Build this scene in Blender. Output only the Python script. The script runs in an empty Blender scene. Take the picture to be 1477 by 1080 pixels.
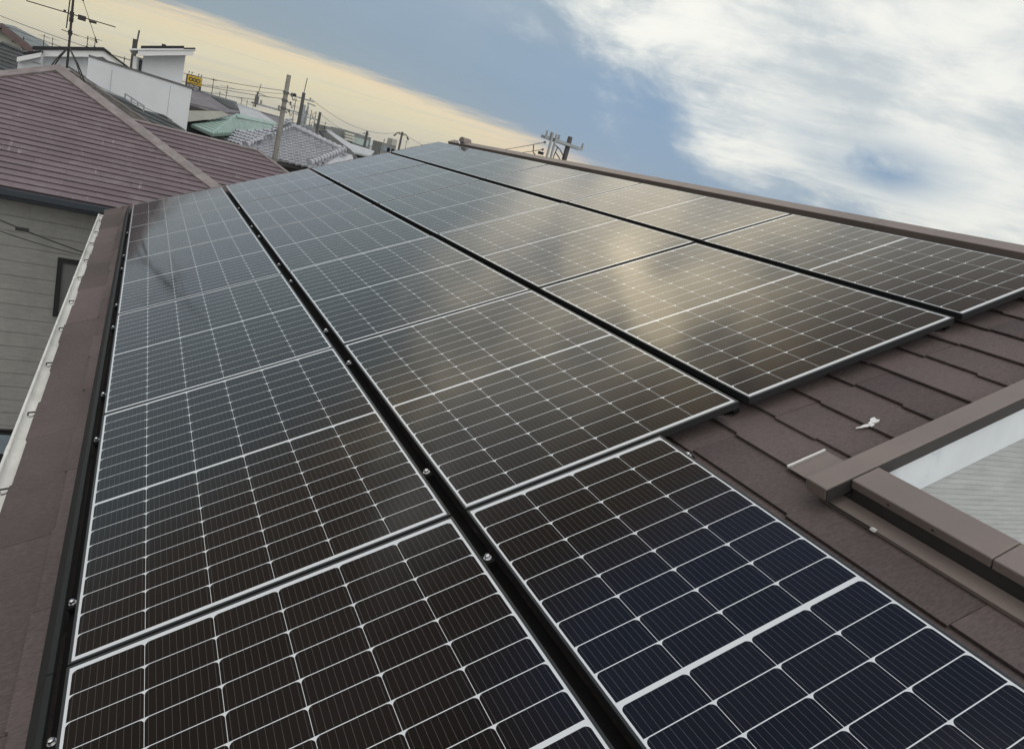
import bpy, bmesh, math, random
from mathutils import Vector, Matrix
random.seed(7)
SC = bpy.context.scene
COL = SC.collection
R = math.radians
# ------------------------------------------------------------------ camera
F, PX, PY = 1018.651, 719.591, 538.151            # in pixels of the 1477 x 1080 photograph
CAM = Vector((0.026494, -1.833426, 7.531917))
RX = Vector((0.87308771, -0.41620918, 0.25394443))
RY = Vector((0.10685149, -0.34484415, -0.93255845))
RZ = Vector((0.47571064, 0.84133966, -0.25660662))
cd = bpy.data.cameras.new('camera')
cam = bpy.data.objects.new('camera', cd); COL.objects.link(cam)
cam.matrix_world = Matrix(((RX.x, -RY.x, -RZ.x, CAM.x), (RX.y, -RY.y, -RZ.y, CAM.y),
                           (RX.z, -RY.z, -RZ.z, CAM.z), (0, 0, 0, 1)))
cd.sensor_width = 36.0; cd.lens = F / 1477 * 36.0
cd.shift_x = (738.5 - PX) / 1477; cd.shift_y = -(540 - PY) / 1477
cd.clip_start = 0.05; cd.clip_end = 20000
SC.camera = cam
SC.view_settings.view_transform = 'Standard'; SC.view_settings.look = 'None'
SC.view_settings.exposure = 0.0; SC.view_settings.gamma = 1.0
SUN_AZ, SUN_EL = 23.0, 33.0

# ------------------------------------------------------------------ node maths
class NV:
    def __init__(s, nt, k): s.nt = nt; s.k = k
    def _m(s, op, *a):
        n = s.nt.nodes.new('ShaderNodeMath'); n.operation = op
        for i, v in enumerate((s,) + a):
            if isinstance(v, NV): s.nt.links.new(v.k, n.inputs[i])
            else: n.inputs[i].default_value = v
        return NV(s.nt, n.outputs[0])
    def __add__(s, o): return s._m('ADD', o)
    def __sub__(s, o): return s._m('SUBTRACT', o)
    def __mul__(s, o): return s._m('MULTIPLY', o)
    def __truediv__(s, o): return s._m('DIVIDE', o)
    def rsub(s, o): return (s * -1.0) + o
    def f(s, op, *a): return s._m(op, *a)
    def sm(s, lo, hi):
        n = s.nt.nodes.new('ShaderNodeMapRange'); n.interpolation_type = 'SMOOTHSTEP'
        s.nt.links.new(s.k, n.inputs[0])
        for i, v in ((1, lo), (2, hi)):
            if isinstance(v, NV): s.nt.links.new(v.k, n.inputs[i])
            else: n.inputs[i].default_value = v
        return NV(s.nt, n.outputs[0])
def mix(nt, fac, a, b):
    n = nt.nodes.new('ShaderNodeMix'); n.data_type = 'RGBA'
    for sock, v in ((n.inputs[0], fac), (n.inputs[6], a), (n.inputs[7], b)):
        if isinstance(v, NV): nt.links.new(v.k, sock)
        elif hasattr(v, 'is_linked'): nt.links.new(v, sock)
        elif isinstance(v, (tuple, list)): sock.default_value = (v[0], v[1], v[2], 1)
        else: sock.default_value = v
    return n.outputs[2]
def noise(nt, vec, scale, detail=4, rough=0.5, dist=0.0, out='Fac'):
    n = nt.nodes.new('ShaderNodeTexNoise'); n.inputs['Scale'].default_value = scale
    n.inputs['Detail'].default_value = detail; n.inputs['Roughness'].default_value = rough
    n.inputs['Distortion'].default_value = dist
    if vec is not None: nt.links.new(vec, n.inputs['Vector'])
    return NV(nt, n.outputs[0]) if out == 'Fac' else n.outputs[1]
def comb(nt, x, y, z):
    n = nt.nodes.new('ShaderNodeCombineXYZ')
    for i, v in enumerate((x, y, z)):
        if isinstance(v, NV): nt.links.new(v.k, n.inputs[i])
        else: n.inputs[i].default_value = v
    return n.outputs[0]
def sep(nt, vec):
    n = nt.nodes.new('ShaderNodeSeparateXYZ'); nt.links.new(vec, n.inputs[0])
    return [NV(nt, o) for o in n.outputs]

# ------------------------------------------------------------------ sky: thin Nishita sky behind a broken cloud deck
W = bpy.data.worlds.new('World'); SC.world = W; W.use_nodes = True
nt = W.node_tree; nt.nodes.clear()
out = nt.nodes.new('ShaderNodeOutputWorld')
sky = nt.nodes.new('ShaderNodeTexSky'); sky.sky_type = 'NISHITA'; sky.sun_disc = False
sky.sun_elevation = R(SUN_EL); sky.sun_rotation = R(SUN_AZ)
bg1 = nt.nodes.new('ShaderNodeBackground'); bg1.inputs[1].default_value = 0.10
nt.links.new(sky.outputs[0], bg1.inputs[0])
tc = nt.nodes.new('ShaderNodeTexCoord')
dx, dy, dz = sep(nt, tc.outputs['Generated'])
D2 = 57.29578
el = dz.f('ARCSINE') * D2
az = dx.f('ARCTAN2', dy) * D2
zz = dz.f('MAXIMUM', 0.0) + 0.07
cpx, cpy = dx / zz, dy / zz                       # the cloud deck seen in perspective
sa, ca = math.sin(R(35)), math.cos(R(35))
rx_, ry_ = cpx * ca - cpy * sa, cpx * sa + cpy * ca
deckv = comb(nt, rx_, ry_, 0.0)
streak = comb(nt, rx_ * 0.8, ry_ * 1.5, 1.7)
n1 = noise(nt, deckv, 0.85, 6, 0.55, 0.3)
n2 = noise(nt, streak, 2.2, 7, 0.58, 0.5)
n3 = noise(nt, comb(nt, az * 0.035, el * 0.6, 3.0), 1.0, 6, 0.6, 0.35)
n4 = noise(nt, comb(nt, az * 0.085 + el * 0.04, el * 0.165, 8.0), 1.25, 10, 0.60, 0.25)
# low clear band under the deck edge
azc = (az + 2.0).f('MAXIMUM', -40.0).f('MINIMUM', 40.0)
elb = azc * azc * -0.0020 + 5.15 + (n3 - 0.5) * 0.9
fs0 = noise(nt, comb(nt, az * 0.12, el * 2.2, 5.0), 1.0, 7, 0.68, 0.4)
tdeck = (el - elb + (n2 - 0.5) * 0.7 + (fs0 - 0.5) * 1.5).sm(-0.55, 0.60)
warm = mix(nt, n3.sm(0.25, 0.75), (0.78, 0.69, 0.42), (0.77, 0.71, 0.51))
warm = mix(nt, (el - elb).sm(-2.2, 0.2), warm, (0.84, 0.68, 0.44))
fs = noise(nt, comb(nt, az * 0.05, el * 2.6, 1.0), 1.0, 6, 0.65, 0.3)
warm = mix(nt, fs.sm(0.48, 0.64) * 0.6, warm, (0.64, 0.62, 0.50))
warm = mix(nt, az.sm(20.0, 34.0), warm, (0.84, 0.66, 0.47))
# blue grey deck, lighter further up
m_ = az + el * 1.8 - 54.0
deck = mix(nt, m_.sm(-42.0, -8.0), (0.24, 0.325, 0.395), (0.17, 0.295, 0.45))
deck = mix(nt, (el - elb).sm(1.0, 9.0), deck, mix(nt, n1, (0.16, 0.265, 0.40), (0.33, 0.43, 0.52)))
deck = mix(nt, el.sm(10.0, 17.0), deck, mix(nt, n1, (0.20, 0.33, 0.41), (0.30, 0.43, 0.51)))
deck = mix(nt, (el - az * 0.25).sm(24.0, 32.0), deck, mix(nt, n1, (0.06, 0.048, 0.043), (0.22, 0.165, 0.14)))
deck = mix(nt, az.sm(22.0, 36.0) * (el.sm(8.0, 13.0).rsub(1.0)), deck, (0.19, 0.32, 0.49))
# white sunlit cloud
wh = (m_ + 2.0 + (n4 - 0.5) * 38.0 * (m_.sm(4.0, 24.0) * -0.75 + 1.0) + (n2 - 0.5) * 4.0).sm(-7.0, 9.0)
gap = ((az - 52.0) / 4.5).f('POWER', 2.0) + ((el - 7.3) / 1.7).f('POWER', 2.0)
gap = gap.f('MULTIPLY', -1.0).f('EXPONENT') * n4.sm(0.30, 0.62)
gap2 = ((az - 47.5) / 4.0).f('POWER', 2.0) + ((el - 9.0) / 1.2).f('POWER', 2.0)
gap2 = gap2.f('MULTIPLY', -1.0).f('EXPONENT') * n4.sm(0.4, 0.7) * 0.7
wh = wh * ((gap + gap2).f('MINIMUM', 1.0).rsub(1.0))
white = mix(nt, (n2 * 0.3 + n4 * 0.75).sm(0.36, 0.66), (0.54, 0.60, 0.63), (0.95, 0.95, 0.88))
cl = mix(nt, wh, deck, white)
# higher, the deck thins again to blue grey
cl = mix(nt, (el + (n1 - 0.5) * 16.0).sm(33.0, 43.0), cl, mix(nt, n1.sm(0.35, 0.75), (0.06, 0.05, 0.055), (0.26, 0.205, 0.19)))
cl = mix(nt, (el + (n1 - 0.5) * 14.0).sm(44.0, 53.0), cl, mix(nt, az.sm(-22.0, -8.0), (0.10, 0.075, 0.07), (0.04, 0.19, 0.50)))
# unseen sky overhead and behind the camera, brightened to fill walls and roof
back = (az.f('ABSOLUTE') + (n1 - 0.5) * 40.0).sm(80.0, 115.0)
over = (el + (n1 - 0.5) * 12.0).sm(66.0, 80.0)
cl = mix(nt, back, cl, mix(nt, n1.sm(0.3, 0.7), (1.15, 1.17, 1.21), (1.55, 1.52, 1.46)))
cl = mix(nt, over, cl, mix(nt, n1.sm(0.3, 0.7), (2.3, 2.35, 2.4), (3.0, 2.95, 2.85)))
cl = mix(nt, tdeck, warm, cl)
cl = mix(nt, el.sm(-3.0, 0.0), (0.30, 0.28, 0.25), cl)
# cloud brightened round the veiled sun
sv = (math.sin(R(SUN_AZ)) * math.cos(R(SUN_EL)), math.cos(R(SUN_AZ)) * math.cos(R(SUN_EL)), math.sin(R(SUN_EL)))
ang = (dx * sv[0] + dy * sv[1] + dz * sv[2]).f('MINIMUM', 1.0).f('ARCCOSINE') * D2
n5 = noise(nt, deckv, 3.2, 6, 0.55, 0.6)
def blob_(a0, e0, ra, re_, amp):
    return (((az - a0) / ra).f('POWER', 2.0) + ((el - e0) / re_).f('POWER', 2.0)).f('MULTIPLY', -1.0).f('EXPONENT') * amp
core = blob_(23.0, 33.2, 1.5, 3.6, 3.6)
veil = blob_(19.5, 30.8, 5.5, 3.0, 1.6) + blob_(29.0, 34.5, 12.0, 6.0, 0.95) + blob_(3.0, 29.5, 6.0, 2.6, 0.95) + blob_(-5.0, 28.6, 3.6, 2.6, 0.80) + blob_(11.5, 25.0, 5.0, 2.6, 0.60) + blob_(28.0, 25.0, 9.0, 4.0, 0.35)
g2 = ((ang / 12.0).f('POWER', 2.0) * -1.0).f('EXPONENT') * 0.40
glow = core + (g2 + veil) * (n5.sm(0.36, 0.62) * 1.25 + 0.10)
gl = nt.nodes.new('ShaderNodeMix'); gl.data_type = 'RGBA'; gl.blend_type = 'ADD'; gl.clamp_result = False
gl.inputs[0].default_value = 1.0
nt.links.new(cl, gl.inputs[6])
nt.links.new(mix(nt, glow / 2.5, (0, 0, 0), (2.5, 2.05, 1.28)), gl.inputs[7])
bg2 = nt.nodes.new('ShaderNodeBackground'); nt.links.new(gl.outputs[2], bg2.inputs[0]); bg2.inputs[1].default_value = 1.0
ms = nt.nodes.new('ShaderNodeMixShader'); ms.inputs[0].default_value = 0.93
nt.links.new(bg1.outputs[0], ms.inputs[1]); nt.links.new(bg2.outputs[0], ms.inputs[2])
nt.links.new(ms.outputs[0], out.inputs[0])

sl = bpy.data.lights.new('sun', 'SUN'); sl.energy = 0.5; sl.angle = R(120); sl.color = (1.0, 0.90, 0.74)
so = bpy.data.objects.new('sun', sl); COL.objects.link(so)
so.rotation_euler = (-Vector(sv)).to_track_quat('-Z', 'Y').to_euler()

# ------------------------------------------------------------------ frames
PIT = R(24.901445); Z0 = 6.0
cp_, sp_ = math.cos(PIT), math.sin(PIT)
UX, VY, NZ = Vector((cp_, 0, sp_)), Vector((0, 1, 0)), Vector((-sp_, 0, cp_))
def w(u, v, n): return UX * u + VY * v + NZ * n + Vector((0, 0, Z0))   # roof frame -> world
def ray(px, py):
    return (RX * ((px - PX) / F) + RY * ((py - PY) / F) + RZ).normalized()
def at(px, py, dist):                              # a point at a horizontal distance from where the photo was taken
    d = ray(px, py); return CAM + d * (dist / math.hypot(d.x, d.y))
def aty(px, py, y):
    d = ray(px, py); return CAM + d * ((y - CAM.y) / d.y)
def onpl(px, py, P, n):
    d = ray(px, py); return CAM + d * ((P - CAM).dot(n) / d.dot(n))
XA, YA, ZA = Vector((1, 0, 0)), Vector((0, 1, 0)), Vector((0, 0, 1))

# ------------------------------------------------------------------ mesh builder
class MB:
    def __init__(s): s.v = []; s.f = []; s.m = []
    def poly(s, pts, m=0):
        b = len(s.v); s.v += [Vector(p) for p in pts]; s.f.append(list(range(b, b + len(pts)))); s.m.append(m)
    def box(s, o, a, b, c, m=0):                   # corner + three edge vectors
        o, a, b, c = map(Vector, (o, a, b, c))
        if a.cross(b).dot(c) < 0: a, b = b, a
        p = [o, o+a, o+a+b, o+b, o+c, o+a+c, o+a+b+c, o+b+c]
        k = len(s.v); s.v += p
        for q in ((0,3,2,1),(4,5,6,7),(0,1,5,4),(1,2,6,5),(2,3,7,6),(3,0,4,7)):
            s.f.append([k+i for i in q]); s.m.append(m)
    def cbox(s, c, sx, sy, sz, m=0):
        s.box((c[0]-sx/2, c[1]-sy/2, c[2]-sz/2), (sx,0,0), (0,sy,0), (0,0,sz), m)
    def prism(s, pts, ext, m=0):                   # polygon swept along ext
        pts = [Vector(p) for p in pts]; ext = Vector(ext); n = len(pts)
        nrm = Vector((0,0,0))
        for i in range(n): nrm += pts[i].cross(pts[(i+1) % n])
        if nrm.dot(ext) > 0: pts.reverse()
        k = len(s.v); s.v += pts + [p + ext for p in pts]
        s.f.append([k+i for i in range(n)]); s.m.append(m)
        s.f.append([k+n+i for i in reversed(range(n))]); s.m.append(m)
        for i in range(n):
            j = (i+1) % n
            s.f.append([k+j, k+i, k+n+i, k+n+j]); s.m.append(m)
    def tube(s, pts, r, seg=8, m=0, cap=True):
        pts = [Vector(p) for p in pts]; n = len(pts)
        rs = r if isinstance(r, (list, tuple)) else [r] * n
        k = len(s.v); ref = None
        for i, p in enumerate(pts):
            t = (pts[min(i+1, n-1)] - pts[max(i-1, 0)]).normalized()
            if ref is None or abs(ref.dot(t)) > 0.99:
                ref = ZA if abs(t.z) < 0.9 else XA
            x = t.cross(ref).normalized(); y = t.cross(x)
            for j in range(seg):
                a = 2 * math.pi * j / seg
                s.v.append(p + (x * math.cos(a) + y * math.sin(a)) * rs[i])
        for i in range(n-1):
            for j in range(seg):
                j2 = (j+1) % seg
                s.f.append([k+i*seg+j, k+i*seg+j2, k+(i+1)*seg+j2, k+(i+1)*seg+j]); s.m.append(m)
        if cap:
            s.f.append([k+j for j in reversed(range(seg))]); s.m.append(m)
            s.f.append([k+(n-1)*seg+j for j in range(seg)]); s.m.append(m)
    def build(s, name, mats, parent=None, smooth=False, bevel=0.0):
        me = bpy.data.meshes.new(name)
        me.from_pydata([tuple(p) for p in s.v], [], s.f)
        if not isinstance(mats, (list, tuple)): mats = [mats]
        for mt in mats: me.materials.append(mt)
        for p, i in zip(me.polygons, s.m): p.material_index = i; p.use_smooth = smooth
        me.update()
        bm = bmesh.new(); bm.from_mesh(me); bmesh.ops.recalc_face_normals(bm, faces=bm.faces)
        bm.to_mesh(me); bm.free()
        o = bpy.data.objects.new(name, me); COL.objects.link(o)
        if parent is not None:
            o.parent = parent
        if bevel:
            b = o.modifiers.new('bevel', 'BEVEL'); b.width = bevel; b.segments = 2; b.limit_method = 'ANGLE'
        return o
def tag(o, label=None, cat=None, group=None, kind=None):
    if label: o['label'] = label
    if cat: o['category'] = cat
    if group: o['group'] = group
    if kind: o['kind'] = kind
    return o
def thing(name, label, cat, loc=(0,0,0), group=None, rot=(0,0,0)):
    o = bpy.data.objects.new(name, None); COL.objects.link(o)
    o.location = loc; o.rotation_euler = rot; o.empty_display_size = 0.2
    return tag(o, label, cat, group)
def copy_tree(o, parent=None):
    c = o.copy(); COL.objects.link(c)
    if parent is not None: c.parent = parent
    for ch in o.children: copy_tree(ch, c)
    return c
def put(mb, root, name, mats, **k):                # build world-space mesh under an unrotated root
    off = root.matrix_basis.translation if root.parent is None else Vector((0, 0, 0))
    r = root
    tot = Vector((0, 0, 0))
    while r is not None: tot += r.location; r = r.parent
    for i in range(len(mb.v)): mb.v[i] = mb.v[i] - tot
    return mb.build(name, mats, root, **k)

# ------------------------------------------------------------------ materials
def mat(name, col, rough=0.6, metal=0.0, var=0.0, vscale=6.0, bump=0.0, bscale=60.0, stretch=(1,1,1), spec=0.5, dirt=None, dscale=1.2):
    m = bpy.data.materials.new(name); m.use_nodes = True
    t = m.node_tree; b = t.nodes['Principled BSDF']
    b.inputs['Roughness'].default_value = rough; b.inputs['Metallic'].default_value = metal
    b.inputs['Specular IOR Level'].default_value = spec
    c = None
    tcx = t.nodes.new('ShaderNodeTexCoord')
    mp = t.nodes.new('ShaderNodeMapping'); mp.inputs['Scale'].default_value = stretch
    t.links.new(tcx.outputs['Object'], mp.inputs[0])
    c = (col[0], col[1], col[2])
    if var:
        n = noise(t, mp.outputs[0], vscale, 6, 0.6)
        c = mix(t, n.sm(0.25, 0.75), tuple(x * (1 - var) for x in col), tuple(min(1, x * (1 + var)) for x in col))
    if dirt:
        n = noise(t, tcx.outputs['Object'], dscale, 8, 0.65, 0.4)
        c = mix(t, n.sm(0.48, 0.72) * 0.75, c, dirt)
    if isinstance(c, tuple): b.inputs['Base Color'].default_value = c + (1,)
    else: t.links.new(c, b.inputs['Base Color'])
    if bump:
        n = noise(t, mp.outputs[0], bscale, 5, 0.6)
        bp = t.nodes.new('ShaderNodeBump'); bp.inputs['Strength'].default_value = bump; bp.inputs['Distance'].default_value = 0.01
        t.links.new(n.k, bp.inputs['Height']); t.links.new(bp.outputs[0], b.inputs['Normal'])
    return m
def island_mat(name, col, spread, rough=0.7, bump=0.3, bscale=40, stretch=(1,1,1), dirt=None, scrape=None, dscale=0.8, rotm=(0,0,0)):
    """tiles: each loose piece gets its own tone, with a fine grain along the tile"""
    m = bpy.data.materials.new(name); m.use_nodes = True
    t = m.node_tree; b = t.nodes['Principled BSDF']
    b.inputs['Roughness'].default_value = rough
    g = t.nodes.new('ShaderNodeNewGeometry')
    ri = NV(t, g.outputs['Random Per Island'])
    tcx = t.nodes.new('ShaderNodeTexCoord'); mp = t.nodes.new('ShaderNodeMapping')
    mp.inputs['Scale'].default_value = stretch; mp.inputs['Rotation'].default_value = rotm
    t.links.new(tcx.outputs['Object'], mp.inputs[0])
    gr = noise(t, mp.outputs[0], bscale, 6, 0.65)
    big = noise(t, tcx.outputs['Object'], 0.9, 4, 0.6)
    f = (ri * 0.22 + gr * 0.78 + (big - 0.5) * 0.6).sm(0.22, 0.82)
    c = mix(t, f, tuple(x * (1 - spread) for x in col), tuple(x * (1 + spread) for x in col))
    if dirt:
        dn = noise(t, tcx.outputs['Object'], dscale, 9, 0.7, 0.3)
        c = mix(t, dn.sm(0.5, 0.75) * 0.7, c, dirt)
    if scrape:
        sx, sy, sz = sep(t, tcx.outputs['Object'])
        sn = noise(t, comb(t, sx * 9.0, sy * 1.6, sz * 1.6), 1.0, 5, 0.6)
        c = mix(t, sn.sm(0.63, 0.74) * 0.6, c, scrape)
    t.links.new(c, b.inputs['Base Color'])
    bp = t.nodes.new('ShaderNodeBump'); bp.inputs['Strength'].default_value = bump; bp.inputs['Distance'].default_value = 0.006
    t.links.new(gr.k, bp.inputs['Height']); t.links.new(bp.outputs[0], b.inputs['Normal'])
    return m
def siding_mat(name, col, pitch=0.2, rough=0.7, dirt=None, groove=0.5, plank=3.0, fine=0.0):
    """horizontal boards: grooves and butt joints"""
    m = bpy.data.materials.new(name); m.use_nodes = True
    t = m.node_tree; b = t.nodes['Principled BSDF']; b.inputs['Roughness'].default_value = rough
    tcx = t.nodes.new('ShaderNodeTexCoord'); x, y, z = sep(t, tcx.outputs['Object'])
    row = (z / pitch).f('FLOOR'); fz = (z / pitch).f('FRACT')
    h = (fz - 0.5).f('ABSOLUTE').sm(0.46, 0.495).rsub(1.0)
    jx = (((x + y) + row.f('MODULO', 2.0) * plank * 0.5) / plank).f('FRACT')
    hj = (jx - 0.5).f('ABSOLUTE').sm(0.495, 0.4985).rsub(1.0)
    hh = h.f('MINIMUM', hj)
    n = noise(t, comb(t, x * 3.0, y * 3.0, z * 14.0), 2.0, 7, 0.65)
    big = noise(t, tcx.outputs['Object'], 0.7, 6, 0.6)
    c = mix(t, (n * 0.6 + big * 0.5).sm(0.3, 0.8), tuple(q * 0.8 for q in col), tuple(q * 1.15 for q in col))
    if dirt:
        dn = noise(t, comb(t, x * 2.5, y * 2.5, z * 0.5), 1.3, 8, 0.7)
        c = mix(t, dn.sm(0.45, 0.75) * 0.6, c, dirt)
    c = mix(t, hh.rsub(1.0) * groove, c, tuple(q * 0.35 for q in col))
    t.links.new(c, b.inputs['Base Color'])
    bp = t.nodes.new('ShaderNodeBump'); bp.inputs['Strength'].default_value = 0.6; bp.inputs['Distance'].default_value = 0.012
    t.links.new((hh + n * (0.08 + fine)).k, bp.inputs['Height']); t.links.new(bp.outputs[0], b.inputs['Normal'])
    return m

def panel_mat(name, PW, PL):
    m = bpy.data.materials.new(name); m.use_nodes = True
    t = m.node_tree; b = t.nodes['Principled BSDF']
    tcx = t.nodes.new('ShaderNodeTexCoord'); x, y, z = sep(t, tcx.outputs['Object'])
    ncol = 6 if PW > 1 else 4
    CP, RP, MID = 0.1838, 0.0925, 0.0058
    x0 = (PW - ncol * CP) / 2
    cx = (x - x0) / CP; ix = cx.f('FLOOR'); lx = (cx.f('FRACT') - 0.5).f('ABSOLUTE') * CP
    inx = cx.f('GREATER_THAN', 0.0) * cx.f('LESS_THAN', float(ncol))
    yc = y - PL / 2
    up = yc.f('GREATER_THAN', 0.0)
    ya = yc - (up * 2.0 - 1.0) * MID                # distance from the middle bus strip, signed
    cy = ya / RP
    fy = cy.f('FRACT'); iy = cy.f('FLOOR')
    iny = yc.f('ABSOLUTE').f('GREATER_THAN', MID) * cy.f('ABSOLUTE').f('LESS_THAN', 9.0)
    ly = fy * RP
    gx, gy, rad = 0.0912, 0.0912, 0.0150
    inside = lx.f('LESS_THAN', gx) * ly.f('LESS_THAN', gy) * ly.f('GREATER_THAN', RP - gy)
    ax = (lx - (gx - rad)).f('MAXIMUM', 0.0); ay = (ly - (gy - rad)).f('MAXIMUM', 0.0)
    inside = inside * (ax * ax + ay * ay).f('LESS_THAN', rad * rad)
    cell = inside * inx * iny
    bx = ((cx.f('FRACT') * CP - (CP - 2 * gx) / 2) / (2 * gx) * 10.0).f('FRACT') - 0.5
    bus = bx.f('ABSOLUTE').f('LESS_THAN', 0.020)
    wn = t.nodes.new('ShaderNodeTexWhiteNoise'); wn.noise_dimensions = '4D'
    t.links.new(comb(t, ix, iy, up), wn.inputs['Vector'])
    oi = t.nodes.new('ShaderNodeObjectInfo'); rnd = NV(t, oi.outputs['Random'])
    t.links.new((rnd * 50.0).k, wn.inputs['W'])
    cc = mix(t, NV(t, wn.outputs[0]), (0.0032, 0.0020, 0.0018), (0.0056, 0.0034, 0.0030))
    cc = mix(t, bus, cc, (0.10, 0.096, 0.092))
    dust = noise(t, tcx.outputs['Object'], 3.0, 5, 0.6)
    c = mix(t, cell, mix(t, dust, (0.62, 0.65, 0.66), (0.70, 0.72, 0.72)), cc)
    t.links.new(c, b.inputs['Base Color'])
    b.inputs['IOR'].default_value = 1.38
    rr = dust.sm(0.2, 0.8) * 0.04 + 0.065
    t.links.new(rr.k, b.inputs['Roughness'])
    return m

M = {}
M['frame'] = mat('black_anodised_frame', (0.022, 0.024, 0.025), 0.33)
M['black_rail'] = mat('black_rail', (0.006, 0.006, 0.006), 0.7, spec=0.2)
M['trim'] = mat('dark_green_trim', (0.008, 0.011, 0.010), 0.62, 0.0, 0.15, 3.0)
M['steel'] = mat('stainless_steel', (0.62, 0.62, 0.62), 0.25, 1.0)
M['shingle'] = island_mat('brown_slate_shingle', (0.112, 0.086, 0.081), 0.40, 0.85, 0.9, 42.0, (1.2, 3.2, 1.0), dirt=(0.092, 0.075, 0.071))
M['brown_metal'] = mat('brown_coated_metal', (0.195, 0.158, 0.138), 0.5, 0.0, 0.10, 2.5, 0.15, 160.0, dirt=(0.155, 0.128, 0.114))
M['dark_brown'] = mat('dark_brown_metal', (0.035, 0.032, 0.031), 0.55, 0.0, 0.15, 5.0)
M['gutter'] = mat('cream_gutter', (0.74, 0.73, 0.68), 0.42, 0.0, 0.12, 4.0, dirt=(0.50, 0.49, 0.44))
M['barge'] = mat('marbled_barge_board', (0.76, 0.80, 0.82), 0.5, 0.0, 0.08, 2.0, stretch=(2.0, 1.0, 0.6), dirt=(0.58, 0.64, 0.68), dscale=5.0)
M['house_siding'] = siding_mat('grey_ribbed_siding', (0.50, 0.515, 0.50), 0.020, 0.75, None, 0.45, 60.0, 0.5)
M['old_siding'] = siding_mat('weathered_siding', (0.32, 0.315, 0.29), 0.24, 0.75, (0.22, 0.218, 0.205), 0.55, 60.0)
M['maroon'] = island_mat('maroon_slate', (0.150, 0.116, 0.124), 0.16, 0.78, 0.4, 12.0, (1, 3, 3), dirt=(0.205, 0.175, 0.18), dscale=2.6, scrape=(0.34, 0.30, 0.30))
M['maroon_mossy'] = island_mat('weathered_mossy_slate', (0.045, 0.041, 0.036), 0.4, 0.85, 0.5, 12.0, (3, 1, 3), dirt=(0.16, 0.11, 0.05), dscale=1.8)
M['cap'] = mat('maroon_ridge_metal', (0.20, 0.172, 0.164), 0.6, 0.0, 0.2, 5.0, dirt=(0.29, 0.27, 0.255), dscale=2.5)
M['fascia'] = mat('navy_fascia', (0.030, 0.040, 0.050), 0.45)
M['black'] = mat('matt_black', (0.012, 0.012, 0.012), 0.6)
M['glass_dark'] = mat('window_glass', (0.16, 0.165, 0.155), 0.12, 0.0, 0.1, 2.0)
M['glass_pale'] = mat('pale_window', (0.22, 0.27, 0.30), 0.15, 0.0, 0.15, 3.0)
M['white_wall'] = mat('white_render', (0.64, 0.66, 0.67), 0.8, 0.0, 0.05, 1.5, 0.2, 90.0, dirt=(0.57, 0.59, 0.60), dscale=0.8)
M['white_trim'] = mat('white_trim', (0.74, 0.74, 0.72), 0.5)
M['grey_metal'] = mat('weathered_metal', (0.12, 0.12, 0.12), 0.5, 0.3, 0.2, 6.0)
M['mast'] = mat('rusty_mast', (0.034, 0.031, 0.029), 0.6, 0.2, 0.3, 10.0)
M['concrete'] = mat('pole_concrete', (0.20, 0.19, 0.165), 0.85, 0.0, 0.18, 3.0, 0.2, 40.0, dirt=(0.11, 0.105, 0.09), dscale=2.0)
M['dark_pole'] = mat('dark_pole', (0.06, 0.06, 0.058), 0.8, 0.0, 0.2, 4.0)
M['galv'] = mat('galvanised_steel', (0.34, 0.36, 0.37), 0.45, 0.5, 0.15, 6.0)
M['ceramic'] = mat('insulator_ceramic', (0.30, 0.30, 0.29), 0.3)
M['wire'] = mat('black_cable', (0.02, 0.02, 0.02), 0.6)
M['kawara'] = mat('grey_clay_tile', (0.37, 0.38, 0.40), 0.42, 0.0, 0.12, 5.0, dirt=(0.26, 0.26, 0.28), dscale=2.0)
M['kawara_dark'] = mat('dark_clay_tile', (0.09, 0.095, 0.10), 0.5, 0.0, 0.3, 3.0)
M['green_roof'] = mat('green_metal_roof', (0.27, 0.39, 0.34), 0.45, 0.0, 0.12, 1.5, dirt=(0.18, 0.29, 0.25), dscale=0.9)
M['grey_roof'] = mat('grey_purple_roof', (0.155, 0.145, 0.155), 0.7, 0.0, 0.15, 1.5, dirt=(0.11, 0.105, 0.11))
M['dark_roof'] = mat('dark_grey_roof', (0.060, 0.066, 0.064), 0.8, 0.0, 0.25, 2.0)
M['pale_roof'] = mat('pale_grey_roof', (0.36, 0.38, 0.39), 0.6, 0.0, 0.1, 1.5)
M['beige_wall'] = mat('beige_wall', (0.42, 0.41, 0.36), 0.8, 0.0, 0.1, 1.5)
M['cream_wall'] = mat('cream_wall', (0.55, 0.55, 0.47), 0.8, 0.0, 0.1, 1.5)
M['grey_wall'] = mat('grey_wall', (0.20, 0.21, 0.20), 0.8, 0.0, 0.15, 0.7, dirt=(0.15, 0.15, 0.145))
M['mint_glass'] = mat('mint_panel', (0.38, 0.47, 0.44), 0.3, 0.0, 0.1, 1.0)
M['sign_yellow'] = mat('sign_yellow', (0.66, 0.42, 0.02), 0.5)
M['sign_dark'] = mat('sign_dark', (0.035, 0.038, 0.042), 0.5)
M['asphalt'] = mat('asphalt', (0.05, 0.05, 0.05), 0.9, 0.0, 0.2, 0.5)
M['earth'] = mat('town_ground', (0.12, 0.115, 0.10), 0.95, 0.0, 0.3, 0.05)
M['forest'] = mat('forest_hill', (0.05, 0.075, 0.06), 0.95, 0.0, 0.35, 0.006)
M['sealant'] = mat('white_sealant', (0.75, 0.75, 0.73), 0.6)
M['floor'] = mat('balcony_floor', (0.30, 0.31, 0.30), 0.7, 0.0, 0.1, 4.0)
M['panel_w'] = panel_mat('solar_cells_wide', 1.134, 1.722)
M['panel_n'] = panel_mat('solar_cells_narrow', 0.763, 1.722)

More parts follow.
